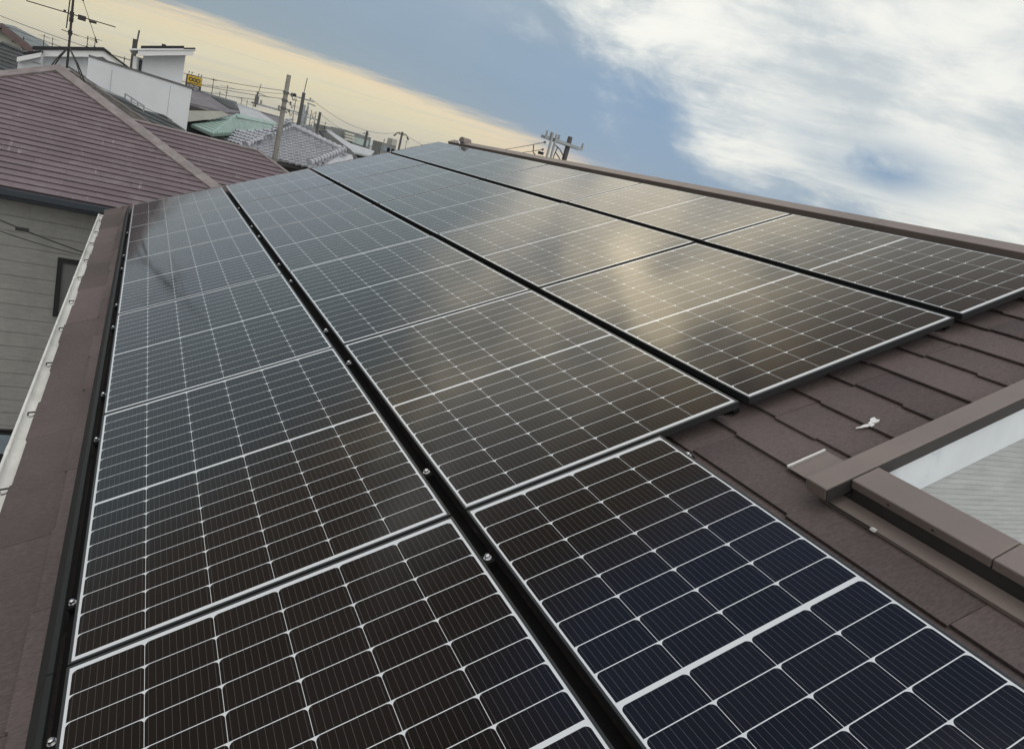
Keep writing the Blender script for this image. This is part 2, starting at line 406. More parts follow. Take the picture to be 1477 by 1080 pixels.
# ------------------------------------------------------------------ ground, hills
mb = MB(); mb.poly([(-6000, -6000, 0), (6000, -6000, 0), (6000, 9000, 0), (-6000, 9000, 0)])
tag(mb.build('ground', M['earth']), kind='structure')
mb = MB(); hn = 60
xs = [-1500 + i * 50 for i in range(hn)]
def hz(x, y):
    base = 80 * math.exp(-((x + 530) / 95.0) ** 2) + 34 * math.exp(-((x + 400) / 70.0) ** 2) + 14 * math.exp(-((x - 100) / 900.0) ** 2)
    return base * math.exp(-((y - 3700) / 350.0) ** 2) + 3 * math.sin(x * 0.021 + y * 0.013)
ys = [2700 + j * 100 for j in range(21)]
for x in xs:
    for y in ys: mb.v.append(Vector((x, y, max(hz(x, y), -2) - 0.5)))
for i in range(hn - 1):
    for j in range(len(ys) - 1):
        k = i * len(ys) + j
        mb.f.append([k, k + len(ys), k + len(ys) + 1, k + 1]); mb.m.append(0)
tag(mb.build('hills', M['forest'], smooth=True), kind='structure')

# ------------------------------------------------------------------ our house
PWW, PNW, PLL = 1.134, 0.763, 1.722
GU, GV = 0.050, 0.012
UA, UB, UC, UD = 0.0, PWW + GU, 2 * (PWW + GU), 3 * (PWW + GU)
VEND, VNEAR = 9.38, -4.6
UEAVE, URIDGE = -0.385, 4.50
NR = -0.1
house = thing('house', 'brown slate roofed house carrying the solar panels, with cream gutter', 'house', (0, 0, 0))
# shingles as separate lapped slates
mb = MB()
EX, TW = 0.2015, 0.985
k0 = int(round((UEAVE - 2.25) / EX))
for k in range(k0, 12):
    u0 = 2.25 + k * EX
    if k == k0: u0 -= 0.02
    u1 = 2.25 + (k + 1) * EX + 0.03
    if u0 > 4.42: break
    u1 = min(u1, 4.46)
    even = (k + 1) % 2 == 0
    v = -0.055 - 6 * TW + (0 if even else TW / 2) - TW
    while v < VEND:
        va, vb = v + 0.0012, v + TW - 0.0012
        v += TW
        lo = VNEAR; hi = VEND
        if u0 > 2.25: lo = -0.5
        va, vb = max(va, lo), min(vb, hi)
        if vb - va < 0.05: continue
        dn = random.uniform(-0.0008, 0.0008)
        vm = va + (vb - va) * random.uniform(0.42, 0.6)
        jog = random.choice((0.009, -0.009, 0.012))
        t = 0.0130
        # lower edge has a jog half way, as these slates do
        a = [(u0, va), (u0, vm), (u0 + jog, vm + 0.004), (u0 + jog, vb), (u1, vb), (u1, va)]
        top = [w(u, vv, NR + dn + (t if u < u0 + 0.05 else -0.001)) for u, vv in a]
        bot = [w(u, vv, NR + dn + (0.0058 if u < u0 + 0.05 else -0.008)) for u, vv in a]
        n = len(top); kk = len(mb.v); mb.v += top + bot
        mb.f.append([kk + i for i in range(n)]); mb.m.append(0)
        for i in range(n):
            j = (i + 1) % n
            mb.f.append([kk + i, kk + n + i, kk + n + j, kk + j]); mb.m.append(0)
roof = mb.build('roof', M['shingle'], house)
# underlay slab below the slates, and the far slope
mb = MB()
def slab(pts, n0, n1): mb.prism([w(u, v, n0) for u, v in pts], NZ * (n1 - n0))
slab([(UEAVE + 0.015, VNEAR), (2.33, VNEAR), (2.33, -0.52), (4.46, -0.52), (4.46, VEND), (UEAVE + 0.015, VEND)], NR - 0.12, NR - 0.012)
apx = w(URIDGE, 0, NR)
def far(s, v, dn): return Vector((apx.x + s * cp_, v, apx.z - s * sp_ + dn))
mb.prism([far(0.02, -0.52, -0.02), far(4.9, -0.52, -0.02), far(4.9, VEND, -0.02), far(0.02, VEND, -0.02)], (0, 0, -0.12))
mb.build('roof_deck', M['dark_brown'], house)
# ridge cap in lengths
for i, (va, vb) in enumerate(((-0.6, 1.14), (1.144, 3.0), (3.004, 4.86), (4.864, 6.72), (6.724, 8.4))):
    mb = MB()
    sec = [w(4.365, 0, NR - 0.004), w(4.365, 0, 0.0165), w(4.369, 0, 0.0185), w(4.462, 0, 0.0215)]
    mir = [Vector((2 * sec[3].x - p.x, p.y, p.z)) for p in sec[:3]][::-1]
    prof = sec + mir
    mb.prism([p + VY * va for p in prof], VY * (vb - va))
    o = mb.build('ridge_cap', M['brown_metal'], roof)
mb = MB(); mb.tube([w(4.355, 7.9, -0.04), w(4.355, 7.9, 0.02), w(4.355, 7.93, 0.06)], 0.012, 6)
mb.build('ridge_bracket', M['steel'], roof)
# small ventilation hood on the ridge
mb = MB(); hc = w(4.44, 7.93, 0.008)
for i in range(7):
    a = math.pi * i / 6
    p0 = hc + Vector((0, -0.105 * math.cos(a), 0.17 * math.sin(a)))
for j in range(6):
    a0, a1 = math.pi * j / 6, math.pi * (j + 1) / 6
    q = [hc + Vector((sx, -0.105 * math.cos(a), 0.075 * math.sin(a))) for sx, a in ((-0.06, a0), (0.06, a0), (0.06, a1), (-0.06, a1))]
    mb.poly(q)
for sx in (-0.06, 0.06):
    mb.poly([hc + Vector((sx, -0.105 * math.cos(math.pi * j / 6), 0.075 * math.sin(math.pi * j / 6))) for j in range(7)])
mb.build('ridge_vent', M['brown_metal'], roof)
# far verge trim
mb = MB(); mb.box(w(UEAVE - 0.03, VEND, NR - 0.12), UX * (4.5 - UEAVE), VY * 0.04, NZ * 0.125)
mb.build('verge_trim', M['brown_metal'], roof)
# walls
mb = MB()
mb.box((-0.02, -4.3, 0), (8.4, 0, 0), (0, 3.75, 0), (0, 0, 5.45))
mb.prism([(0.02, -0.54, 0), (8.2, -0.54, 0), (8.2, -0.54, 5.5), tuple(w(4.46, 0, NR - 0.15) + Vector((0, -0.54, 0))), (0.02, -0.54, 5.7)], (0, 9.7, 0))
wall = mb.build('wall', M['house_siding'], house)
# notch: coping over the roof edge, barge board and siding below
mb = MB(); mb.box(w(2.15, -0.565, -0.044), UX * 2.2, VY * 0.078, NZ * 0.044)
mb.build('coping', M['brown_metal'], house, bevel=0.004)
mb = MB(); mb.box(w(2.152, -0.5685, -0.047), UX * 2.19, VY * 0.0025, NZ * 0.043)  # thin dark plate over the near face of the coping
mb.build('coping_face_plate', M['dark_brown'], house)
for va, vb in ((VNEAR, -2.703), (-2.7, -1.003), (-1.0, -0.570)):
    mb = MB(); mb.box(w(2.25, va, -0.034), UX * 0.115, VY * (vb - va), NZ * 0.032)
    o = mb.build('coping', M['brown_metal'], house, bevel=0.004)
    for vs in (va + 0.16, vb - 0.13):
        mb = MB(); mb.tube([w(2.248, vs, -0.018), w(2.252, vs, -0.018)], 0.0035, 8); mb.build('screw', M['dark_brown'], o)
mb = MB(); mb.box(w(2.255, VNEAR, NR - 0.1), UX * 0.09, VY * (-0.575 - VNEAR), NZ * 0.1655)
mb.build('upstand', M['dark_brown'], house)
mb = MB(); mb.box(w(2.195, VNEAR, NR + 0.006), UX * 0.06, VY * (-0.50 - VNEAR), NZ * 0.014)
mb.build('flashing', M['brown_metal'], house, bevel=0.002)
mb = MB(); mb.box(w(2.20, -0.54, NR - 0.02), UX * 2.1, VY * 0.035, NZ * 0.06)
mb.build('upstand', M['dark_brown'], house)
mb = MB(); mb.box(w(2.345, -0.553, -0.20), UX * 2.0, VY * 0.012, NZ * 0.142)
mb.build('barge_board', M['barge'], house)
mb = MB(); mb.prism([w(2.346, -0.546, -0.15), w(4.4, -0.546, -0.15), Vector((w(4.4, 0, 0).x, -0.546, 3.9)), Vector((w(2.346, 0, -0.15).x, -0.546, 3.9))], VY * 0.005)
mb.build('gable_wall', M['house_siding'], house)
mb = MB(); mb.box((w(2.346, 0, -0.15).x, -4.3, 3.85), (6, 0, 0), (0, 3.754, 0), (0, 0, 0.05))
mb.build('balcony_floor', M['floor'], house)
# metal flashing pan beside the coping end
mb = MB(); mb.box(w(2.235, -0.49, NR + 0.0145), UX * 0.17, VY * 0.155, NZ * 0.004)
mb.build('flashing', M['brown_metal'], house)
mb = MB(); mb.box(w(2.235, -0.334, NR + 0.0150), UX * 0.17, VY * 0.007, NZ * 0.009)
mb.build('flashing_lip', M['white_trim'], house)
mb = MB(); mb.tube([w(2.19, -0.53, NR + 0.021), w(2.192, -0.70, NR + 0.021)], 0.0025, 6, 1); mb.cbox(w(2.192, -0.705, NR + 0.021), 0.014, 0.014, 0.008)
mb.build('flashing_clip', [M['white_trim'], M['black']], house)
# gutter: half round trough with stiff lip, brackets as its pieces
def gutter_pt(a, r, v): # centre outside the eave
    c = w(UEAVE - 0.070, v, NR - 0.036)
    return c + Vector((-math.cos(a) * r, 0, -math.sin(a) * r))
mb = MB(); GN = 10
for r, flip in ((0.033, 0), (0.029, 1)):
    for j in range(GN):
        a0, a1 = math.pi * j / GN, math.pi * (j + 1) / GN
        q = [gutter_pt(a0, r, VNEAR), gutter_pt(a0, r, 9.35), gutter_pt(a1, r, 9.35), gutter_pt(a1, r, VNEAR)]
        mb.poly(q[::-1] if flip else q)
mb.tube([gutter_pt(0, 0.033, VNEAR), gutter_pt(0, 0.033, 9.35)], 0.0085, 8)
mb.tube([gutter_pt(math.pi, 0.032, VNEAR), gutter_pt(math.pi, 0.032, 9.35)], 0.003, 6)
mb.poly([gutter_pt(math.pi * j / GN, 0.033, 9.352) for j in range(GN + 1)])
gut = mb.build('gutter', M['gutter'], house, smooth=False)
for i in range(24):
    v = -0.83 + i * 0.81 + random.uniform(-0.05, 0.05)
    if v > 9.3: break
    mb = MB()
    mb.tube([gutter_pt(1.2, 0.012, v - 0.02), gutter_pt(0.5, 0.008, v), gutter_pt(math.pi, 0.030, v + 0.01), gutter_pt(math.pi, 0.058, v + 0.015)], 0.0045, 6)
    mb.tube([gutter_pt(math.pi * k_ / 10, 0.030, v) for k_ in range(5, 10)], 0.005, 5)
    mb.tube([gutter_pt(math.pi, 0.048, v - 0.03), gutter_pt(math.pi, 0.052, v + 0.04)], 0.006, 5)
    mb.build('gutter_bracket', M['mast'], gut)
for v in (1.9, 5.55):
    mb = MB()
    for j in range(GN):
        a0, a1 = math.pi * j / GN, math.pi * (j + 1) / GN
        mb.poly([gutter_pt(a0, 0.0352, v), gutter_pt(a0, 0.0352, v + 0.09), gutter_pt(a1, 0.0352, v + 0.09), gutter_pt(a1, 0.0352, v)])
    mb.tube([gutter_pt(0, 0.033, v), gutter_pt(0, 0.033, v + 0.09)], 0.0105, 8)
    mb.build('gutter_joint', M['gutter'], gut)
mb = MB(); mb.box(w(UEAVE - 0.004, VNEAR, NR - 0.16), UX * 0.02, VY * (VEND - VNEAR), NZ * 0.15)
mb.build('fascia_board', M['dark_brown'], house)

# ------------------------------------------------------------------ solar panels
TH = 0.030; LIP = 0.0085
def make_panel(pw, pm):
    root = thing('solar_panel', 'x', 'solar panel')
    mb = MB()
    mb.box((0, 0, -TH), (LIP, 0, 0), (0, PLL, 0), (0, 0, TH))
    mb.box((pw - LIP, 0, -TH), (LIP, 0, 0), (0, PLL, 0), (0, 0, TH))
    mb.box((LIP, 0, -TH), (pw - 2 * LIP, 0, 0), (0, LIP, 0), (0, 0, TH))
    mb.box((LIP, PLL - LIP, -TH), (pw - 2 * LIP, 0, 0), (0, LIP, 0), (0, 0, TH))
    fr = mb.build('panel_frame', M['frame'], root, bevel=0.0012)
    mb = MB()
    e = LIP - 0.0006
    mb.box((e, e, -0.007), (pw - 2 * e, 0, 0), (0, PLL - 2 * e, 0), (0, 0, 0.0056))
    mb.build('panel_glass', pm, root)
    return root
protos = {'w': make_panel(PWW, M['panel_w']), 'n': make_panel(PNW, M['panel_n'])}
used = {'w': 0, 'n': 0}
ORD = ['first', 'second', 'third', 'fourth', 'fifth', 'sixth']
WHERE = {'A': ('wide solar panel', 'from the front in the column beside the gutter'),
         'B': ('wide solar panel', 'from the front in the second column from the gutter'),
         'C': ('wide solar panel', 'from the front in the third column from the gutter'),
         'D': ('narrow solar panel', 'from the front in the column below the roof ridge')}
def place_panel(kind, u, v, label):
    p = protos[kind] if not used[kind] else copy_tree(protos[kind])
    used[kind] += 1
    p.location = w(u, v, random.uniform(-0.0012, 0.0006))
    p.rotation_euler = (R(random.uniform(-0.10, 0.10)), -PIT + R(random.uniform(-0.13, 0.13)), 0)
    tag(p, label, 'solar panel', 'solar panels on the brown slate roof')
PV = PLL + GV
for col, u0, r0, r1 in (('A', UA, -1, 5), ('B', UB, 0, 5), ('C', UC, 0, 5), ('D', UD, 0, 5)):
    for r in range(r0, r1):
        i = r - r0
        kd = 'n' if col == 'D' else 'w'
        if col == 'B': i = r + 1
        lab = 'dark %s, %s %s' % (WHERE[col][0], ORD[i], WHERE[col][1])
        if col == 'A' and r == -1: lab = 'dark wide solar panel at the bottom left, nearest to the gutter and camera'
        place_panel(kd, u0, r * PV, lab)
place_panel('n', UB, -PV, 'dark narrow solar panel at the bottom right, nearest to the bare brown slates')

# rails that carry the panels, in the gaps between the columns
ends = -1.9
def rail(name, u, wd, va, vb, n0, n1, label):
    mb = MB()
    mb.box(w(u - wd / 2, va, n0), UX * wd, VY * (vb - va), NZ * (n1 - n0))
    o = mb.build(name, M['black_rail']); return tag(o, label, 'rail', 'rails under the solar panels')
rail('mounting_rail', UB - GU / 2, 0.060, ends, 8.62, NR + 0.008, -0.066, 'black mounting rail in the gap between gutter column and second column of panels')
rail('mounting_rail', UC - GU / 2, 0.060, 0.07, 8.62, NR + 0.008, -0.066, 'black mounting rail in the gap between second and third columns of panels')
rail('mounting_rail', UD - GU / 2, 0.060, 0.07, 8.62, NR + 0.008, -0.066, 'black mounting rail in the gap between third column and narrow ridge column')
rail('mounting_rail', UD + PNW + 0.014, 0.024, 0.0, 8.62, NR + 0.008, -0.066, 'black mounting rail behind the narrow panels along the ridge')
rail('mounting_rail', UB + PNW + 0.012, 0.030, -1.75, -0.08, NR + 0.008, -0.066, 'short black mounting rail beside the narrow panel at bottom right')
rail('mounting_rail', -0.010, 0.050, ends, 8.62, NR + 0.008, -0.042, 'black mounting rail between the dark trim and the gutter column of panels')  # rail made wider so its black also stands for shade in the gap
# dark trim along the lower edge of the array
tr = thing('edge_trim', 'dark green metal trim running along the lower edge of the panels', 'trim', w(-0.08, 0, NR))
for va, vb in ((-2.6, -0.008), (-0.004, 3.2), (3.204, 6.0), (6.004, 8.66)):
    mb = MB()
    sec = [(-0.118, NR + 0.012), (-0.052, -0.004), (-0.036, -0.004), (-0.036, -0.02), (-0.048, -0.02), (-0.112, NR + 0.004)]
    mb.prism([w(u, va, n) for u, n in sec], VY * (vb - va))
    put(mb, tr, 'trim_length', M['trim'])
# bolt clamps
def make_clamp():
    r = thing('panel_clamp', 'x', 'clamp')
    mb = MB(); mb.box((-0.016, -0.02, -0.03), (0.032, 0, 0), (0, 0.04, 0), (0, 0, 0.019)); mb.build('clamp_base', M['black_rail'], r, bevel=0.002)
    mb = MB(); mb.tube([(0, 0, -0.011), (0, 0, 0.001)], 0.0085, 6); mb.tube([(0, 0, -0.011), (0, 0, -0.008)], 0.0125, 12)
    mb.tube([(0, 0, 0.001), (0, 0, 0.004)], [0.0075, 0.004], 8)
    mb.build('bolt', M['steel'], r)
    return r
cl0 = make_clamp(); ncl = 0
ORD2 = ORD + ['seventh', 'eighth', 'ninth', 'tenth', 'eleventh', 'twelfth']
def clamp(u, v, n, label):
    global ncl
    c = cl0 if ncl == 0 else copy_tree(cl0); ncl += 1
    c.location = w(u, v, n); c.rotation_euler = (0, -PIT, random.uniform(-0.05, 0.05)); tag(c, label, 'clamp', 'bolt clamps holding the panels')
for u, wh_, k0_, k1_, n in ((UB - GU / 2 - 0.004, 'between gutter column and second column', -1, 4, -0.004), (-0.018, 'between the dark trim and gutter column', -1, 4, -0.008)):
    i = 0
    for k in range(k0_, k1_):
        for dv in (0.305, 1.49):
            v = k * PV + dv
            if v < -0.4: continue
            clamp(u, v, n, 'silver bolt clamp %s of panels, %s from the front' % (wh_, ORD2[i])); i += 1
clamp(UB + PNW + 0.014, -0.15, -0.012, 'silver bolt clamp beside the narrow panel, close to the bare slates')
clamp(UC - GU / 2, 0.06, -0.05, 'bolt clamp under the front corner between second and third columns')
clamp(UD - GU / 2, 0.06, -0.05, 'bolt clamp under the front corner between third and narrow columns')
# sealant dabs left on the slates
mb = MB()
def blob(u, v, a, b, ang, h):
    P = []
    for i in range(14):
        t = 2 * math.pi * i / 14; rr = 1 + 0.28 * math.sin(3 * t + u * 9) + 0.15 * math.sin(5 * t)
        x, y = a * rr * math.cos(t), b * rr * math.sin(t)
        P.append(w(u + x * math.cos(ang) - y * math.sin(ang), v + x * math.sin(ang) + y * math.cos(ang), NR + 0.0115))
    mb.prism(P, NZ * h)
blob(2.688, -0.288, 0.023, 0.014, 0.3, 0.004); blob(2.635, -0.293, 0.027, 0.007, -0.2, 0.003); blob(2.662, -0.302, 0.010, 0.008, 0.8, 0.003)
tag(mb.build('sealant_dab', M['sealant']), 'white dab of sealant on the bare brown slates near the coping', 'sealant')

# ------------------------------------------------------------------ neighbours: helpers
def clip_poly(poly, ax, lo, hi):
    def cut(P, f):
        o = []
        for i in range(len(P)):
            a, b = P[i], P[(i + 1) % len(P)]; fa, fb = f(a), f(b)
            if fa >= 0: o.append(a)
            if (fa >= 0) != (fb >= 0): o.append(a + (b - a) * (fa / (fa - fb)))
        return o
    P = cut(poly, lambda p: p[ax] - lo)
    return cut(P, lambda p: hi - p[ax]) if len(P) > 2 else []
def shingle_face(mb, pts, edir, exposure=0.19, lift=0.012, length=1.1, mi=0):
    """lapped courses of slates filling a planar polygon; edir runs along the courses"""
    pts = [Vector(p) for p in pts]
    n = Vector((0, 0, 0))
    for i in range(len(pts)): n += pts[i].cross(pts[(i + 1) % len(pts)])
    n.normalize()
    if n.z < 0: n = -n
    e = Vector(edir).normalized(); e = (e - n * e.dot(n)).normalized(); up = n.cross(e).normalized()
    if up.z < 0: up = -up
    o = pts[0]
    P2 = [Vector(((p - o).dot(e), (p - o).dot(up), 0)) for p in pts]
    y0 = min(p.y for p in P2); y1 = max(p.y for p in P2); k = 0; y = y0
    while y < y1 - 0.01:
        c = clip_poly(P2, 1, y, y + exposure + 0.004)
        if len(c) > 2:
            x0 = min(p.x for p in c); x1 = max(p.x for p in c)
            x = math.floor(x0 / length) * length + (length / 2 if k % 2 else 0) - length
            while x < x1:
                q = clip_poly(c, 0, x + 0.0012, x + length - 0.0012); x += length
                if len(q) < 3: continue
                dl = lift * random.uniform(0.85, 1.15)
                top = [o + e * p.x + up * p.y + n * (dl * (1 - (p.y - y) / exposure) + 0.001) for p in q]
                bot = [t - n * (dl * 0.62) for t in top]
                m = len(q); kk = len(mb.v); mb.v += top + bot
                mb.f.append([kk + i for i in range(m)]); mb.m.append(mi)
                for i in range(m):
                    j = (i + 1) % m
                    mb.f.append([kk + i, kk + m + i, kk + m + j, kk + j]); mb.m.append(mi)
        y += exposure; k += 1
    mb.poly([p - n * 0.02 for p in pts], mi)
def capstrip(a, b, wd, h, n1, n2):
    """folded metal cap along a hip or ridge lying on two faces with normals n1, n2"""
    m = MB(); a, b = Vector(a), Vector(b); d = (b - a).normalized()
    s1 = d.cross(n1).normalized(); s2 = d.cross(n2).normalized()
    mid = (n1 + n2).normalized()
    if s1.dot(n2) > 0: s1 = -s1
    if s2.dot(n1) > 0: s2 = -s2
    sec = [s1 * wd, s1 * wd + n1 * h, mid * h * 1.15, s2 * wd + n2 * h, s2 * wd]
    m.prism([a + p for p in sec], b - a)
    return m
def nrm(a, b, c):
    n = (Vector(b) - Vector(a)).cross(Vector(c) - Vector(a)).normalized()
    return n if n.z > 0 else -n

# maroon roofed neighbour ------------------------------------------------
TP = 0.456
ye, ze = 11.06, 5.55
A1 = Vector((-1.52, 15.08, 7.383)); A2 = Vector((-1.52, 16.15, 7.383))
hw = A1.y - ye
FR, FL = Vector((A1.x + hw, ye, ze)), Vector((A1.x - hw, ye, ze))
BR, BL = Vector((A2.x + hw, A2.y + hw, ze)), Vector((A2.x - hw, A2.y + hw, ze))
mh = thing('maroon_house', 'neighbouring house with faded maroon hipped slate roof beyond the gutter', 'house', (0, 15, 0))
mb = MB(); shingle_face(mb, [FL, FR, A1], XA, 0.165, 0.020, 0.91)
mroof = put(mb, mh, 'roof', M['maroon'])
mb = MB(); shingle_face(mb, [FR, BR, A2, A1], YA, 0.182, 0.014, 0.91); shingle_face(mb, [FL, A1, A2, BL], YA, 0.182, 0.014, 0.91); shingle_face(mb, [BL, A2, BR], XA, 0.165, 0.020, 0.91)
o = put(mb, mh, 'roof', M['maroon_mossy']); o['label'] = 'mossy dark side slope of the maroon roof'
# lower wing to the right
RE = aty(372, 218, 14.5); zr = RE.z
RS = Vector((A1.x + (A1.z - zr) / TP, 14.5, zr))
yb = 11.3; zb = zr - TP * (14.5 - yb)
wR = RE.x + (14.5 - yb)
W1 = [Vector((A1.x + (A1.z - zb) / TP, yb, zb)), Vector((wR, yb, zb)), RE, RS]
mb = MB(); shingle_face(mb, W1, XA, 0.165, 0.020, 0.91)
shingle_face(mb, [Vector((wR, yb, zb)), Vector((wR, 17.7, zb)), RE], YA, 0.182, 0.014, 0.91)
shingle_face(mb, [RS, RE, Vector((wR, 17.7, zb)), Vector((W1[0].x, 17.7, zb))], XA, 0.165, 0.020, 0.91)
o = put(mb, mh, 'wing_roof', M['maroon'])
nf, ne, nb = nrm(FL, FR, A1), nrm(FR, BR, A1), nrm(BL, BR, A2)
nl = nrm(FL, A1, BL)
for a, b, n1, n2, wd in ((FR, A1, nf, ne, 0.19), (FL, A1, nf, nl, 0.15), (BR, A2, nb, ne, 0.11), (A1, A2, ne, nl, 0.12)):
    r = put(capstrip(a, b, wd, 0.045, n1, n2), mroof, 'hip_cap', M['cap'])
nw = nrm(*W1[:3]); nwe = nrm(Vector((wR, yb, zb)), Vector((wR, 17.7, zb)), RE); nwb = Vector((nw.x, -nw.y, nw.z))
for a, b, n1, n2, wd in ((RS, RE, nw, nwb, 0.05), (RE, Vector((wR, yb, zb)), nw, nwe, 0.05)):
    put(capstrip(a, b, wd, 0.03, n1, n2), mroof, 'hip_cap', M['cap'])
mb = MB(); mb.box((FL.x, ye - 0.02, ze - 0.17), (2 * hw, 0, 0), (0, 0.04, 0), (0, 0, 0.15)); mb.box((FL.x, ye - 0.13, ze - 0.10), (2 * hw, 0, 0), (0, 0.10, 0), (0, 0, 0.085))
put(mb, mh, 'eave_gutter', M['fascia'])
mb = MB(); mb.box((FL.x + 0.1, ye + 0.02, ze - 0.19), (2 * hw - 0.2, 0, 0), (0, 0.5, 0), (0, 0, 0.03)); put(mb, mh, 'soffit', M['fascia'])
YW = ye + 0.5
pw0 = aty(84, 371, YW); pw1 = aty(128, 380, YW); pw2 = aty(76, 455, YW)
sz = aty(0, 618, YW).z
mb = MB(); mb.box((FL.x + 0.5, YW, sz), (2 * hw - 1.0, 0, 0), (0, 7.5, 0), (0, 0, ze - 0.15 - sz))
mb.box((1.9, 12.0, 0), (wR - 2.4, 0, 0), (0, 5.2, 0), (0, 0, zb - 0.05))
put(mb, mh, 'wall', M['old_siding'])
mb = MB(); mb.box((FL.x + 0.52, YW + 0.03, 0), (2 * hw - 1.04, 0, 0), (0, 7.4, 0), (0, 0, sz)); mb.box((FL.x + 0.5, YW - 0.02, sz - 0.03), (2 * hw - 1.0, 0, 0), (0, 0.05, 0), (0, 0, 0.03))
o = put(mb, mh, 'lower_wall', M['dark_brown'])
wx0, wx1, wzt, wzb = pw0.x, pw0.x + 0.78, pw0.z, pw2.z
mb = MB(); t = 0.07
mb.box((wx0, YW - 0.05, wzb), (t, 0, 0), (0, 0.06, 0), (0, 0, wzt - wzb)); mb.box((wx1 - t, YW - 0.05, wzb), (t, 0, 0), (0, 0.06, 0), (0, 0, wzt - wzb))
mb.box((wx0 + t, YW - 0.05, wzt - t), (wx1 - wx0 - 2 * t, 0, 0), (0, 0.06, 0), (0, 0, t)); mb.box((wx0 + t, YW - 0.05, wzb), (wx1 - wx0 - 2 * t, 0, 0), (0, 0.06, 0), (0, 0, t))
win = put(mb, mh, 'window', M['black'])
mb = MB(); mb.box((wx0 + t, YW - 0.012, wzb + t), (wx1 - wx0 - 2 * t, 0, 0), (0, 0.008, 0), (0, 0, wzt - wzb - 2 * t))
put(mb, win, 'pane', M['glass_dark'])
lw0, lw1 = aty(-60, 622, YW), aty(40, 665, YW)
mb = MB(); mb.box((lw0.x, YW - 0.03, lw1.z), (lw1.x - lw0.x, 0, 0), (0, 0.05, 0), (0, 0, sz - 0.05 - lw1.z))
win = put(mb, mh, 'window', M['black'])
mb = MB(); mb.box((lw0.x + 0.04, YW - 0.036, lw1.z + 0.14), (lw1.x - lw0.x - 0.08, 0, 0), (0, 0.005, 0), (0, 0, sz - 0.10 - lw1.z - 0.14))
put(mb, win, 'pane', M['glass_pale'])
# lean-to roof at ground floor
lz = aty(0, 672, YW).z
q = [Vector((-6, YW + 0.02, lz)), Vector((1.0, YW + 0.02, lz)), Vector((1.0, YW - 1.6, lz - 0.6)), Vector((-6, YW - 1.6, lz - 0.6))]
mb = MB(); shingle_face(mb, q, XA, 0.165, 0.020, 0.91); put(mb, mh, 'lean_to_roof', M['maroon'])
# cable slung across its wall
def sag(a, b, s, n=14):
    a, b = Vector(a), Vector(b)
    return [a + (b - a) * (i / n) - ZA * (4 * s * (i / n) * (1 - i / n)) for i in range(n + 1)]
mb = MB(); mb.tube(sag(aty(-40, 300, 10.2), aty(150, 374, 10.6), 0.03), 0.010, 6); mb.tube(sag(aty(-40, 318, 10.21), aty(150, 375, 10.6), 0.05), 0.007, 6)
mb.cbox(aty(32, 331, 10.25), 0.16, 0.05, 0.05)
tag(mb.build('service_cable', M['wire']), 'thin black cable slung across the grey wall beside the window', 'cable')

# television aerials ----------------------------------------------------
def yagi(mb, c, d, L, n, el_, vert=False):
    c = Vector(c); d = Vector(d).normalized(); s = ZA if vert else d.cross(ZA).normalized()
    mb.tube([c - d * L / 2, c + d * L / 2], 0.010 if L > 1 else 0.008, 5)
    for i in range(n):
        p = c - d * L / 2 + d * L * (i + 0.5) / n; e = el_ * (1.15 - 0.35 * i / n)
        mb.tube([p - s * e / 2, p + s * e / 2], 0.005, 4)
def aerial(loc, h, label, booms, r=0.02, legs=False, lean=(0, 0), group=None):
    a = thing('television_aerial', label, 'aerial', loc, group)
    mb = MB(); top = Vector((lean[0], lean[1], h)); mb.tube([(0, 0, 0), top * 0.5, top], [r, r, r * 0.7], 6)
    mb.build('mast', M['mast'], a)
    for hh, d, L, n, e, vert in booms:
        mb = MB(); yagi(mb, top * (hh / h), d, L, n, e, vert); mb.cbox(top * (hh / h), 0.07, 0.07, 0.09)
        mb.build('antenna_head', M['mast'], a)
    if legs:
        for k in range(4):
            g = math.pi / 4 + k * math.pi / 2
            p = Vector((math.cos(g) * 0.42, math.sin(g) * 0.42, -0.16 - 0.04))
            mb = MB(); mb.tube([(0, 0, 0.40), p * 0.55 + Vector((0, 0, 0.24)), p * 0.95 + Vector((0, 0, 0.06)), p], 0.013, 5)
            mb.build('leg', M['mast'], a)
        mb = MB(); tp = top * 0.93
        tp = Vector((0.02, 0, 1.62)); q = Vector((0.46, -0.06, 0.62))
        mb.tube([tp, q], 0.005, 4)
        for f in (0.27, 0.62, 0.95): p = tp + (q - tp) * f; mb.tube([p, p + (q - tp) * 0.06], 0.016, 5)
        mb.build('guy_wire', M['mast'], a)
        mb = MB(); mb.cbox((0.17, 0.0, 0.985), 0.13, 0.09, 0.09); mb.build('dipole_box', M['mast'], a)
        for pts, rr in ((((0.3, 0, 0.97), (0.42, 0, 0.97)), 0.02), (((-0.14, 0, 1.02), (-0.10, 0, 1.02)), 0.022), (((-0.07, 0, 0.72), (-0.05, 0, 1.32)), 0.012)):
            mb = MB(); mb.tube(pts, rr, 5); mb.build('boom_fitting', M['mast'], a)
    return a
abase = Vector((A2.x + 0.11, 15.5, 7.40))
ab = aty(97, 93, 15.5); abase = Vector((ab.x, 15.5, 7.40))
aerial(abase, 2.2, 'tall rusty television aerial on splayed legs at the apex of maroon roof',
       [(1.0, (-1, 0.06, 0.0), 1.5, 7, 0.12, False), (0.66, (-1, 0.1, 0.10), 0.30, 3, 0.20, False), (0.9, (0.05, -1, 0.0), 0.5, 5, 0.20, True)], 0.024, True)

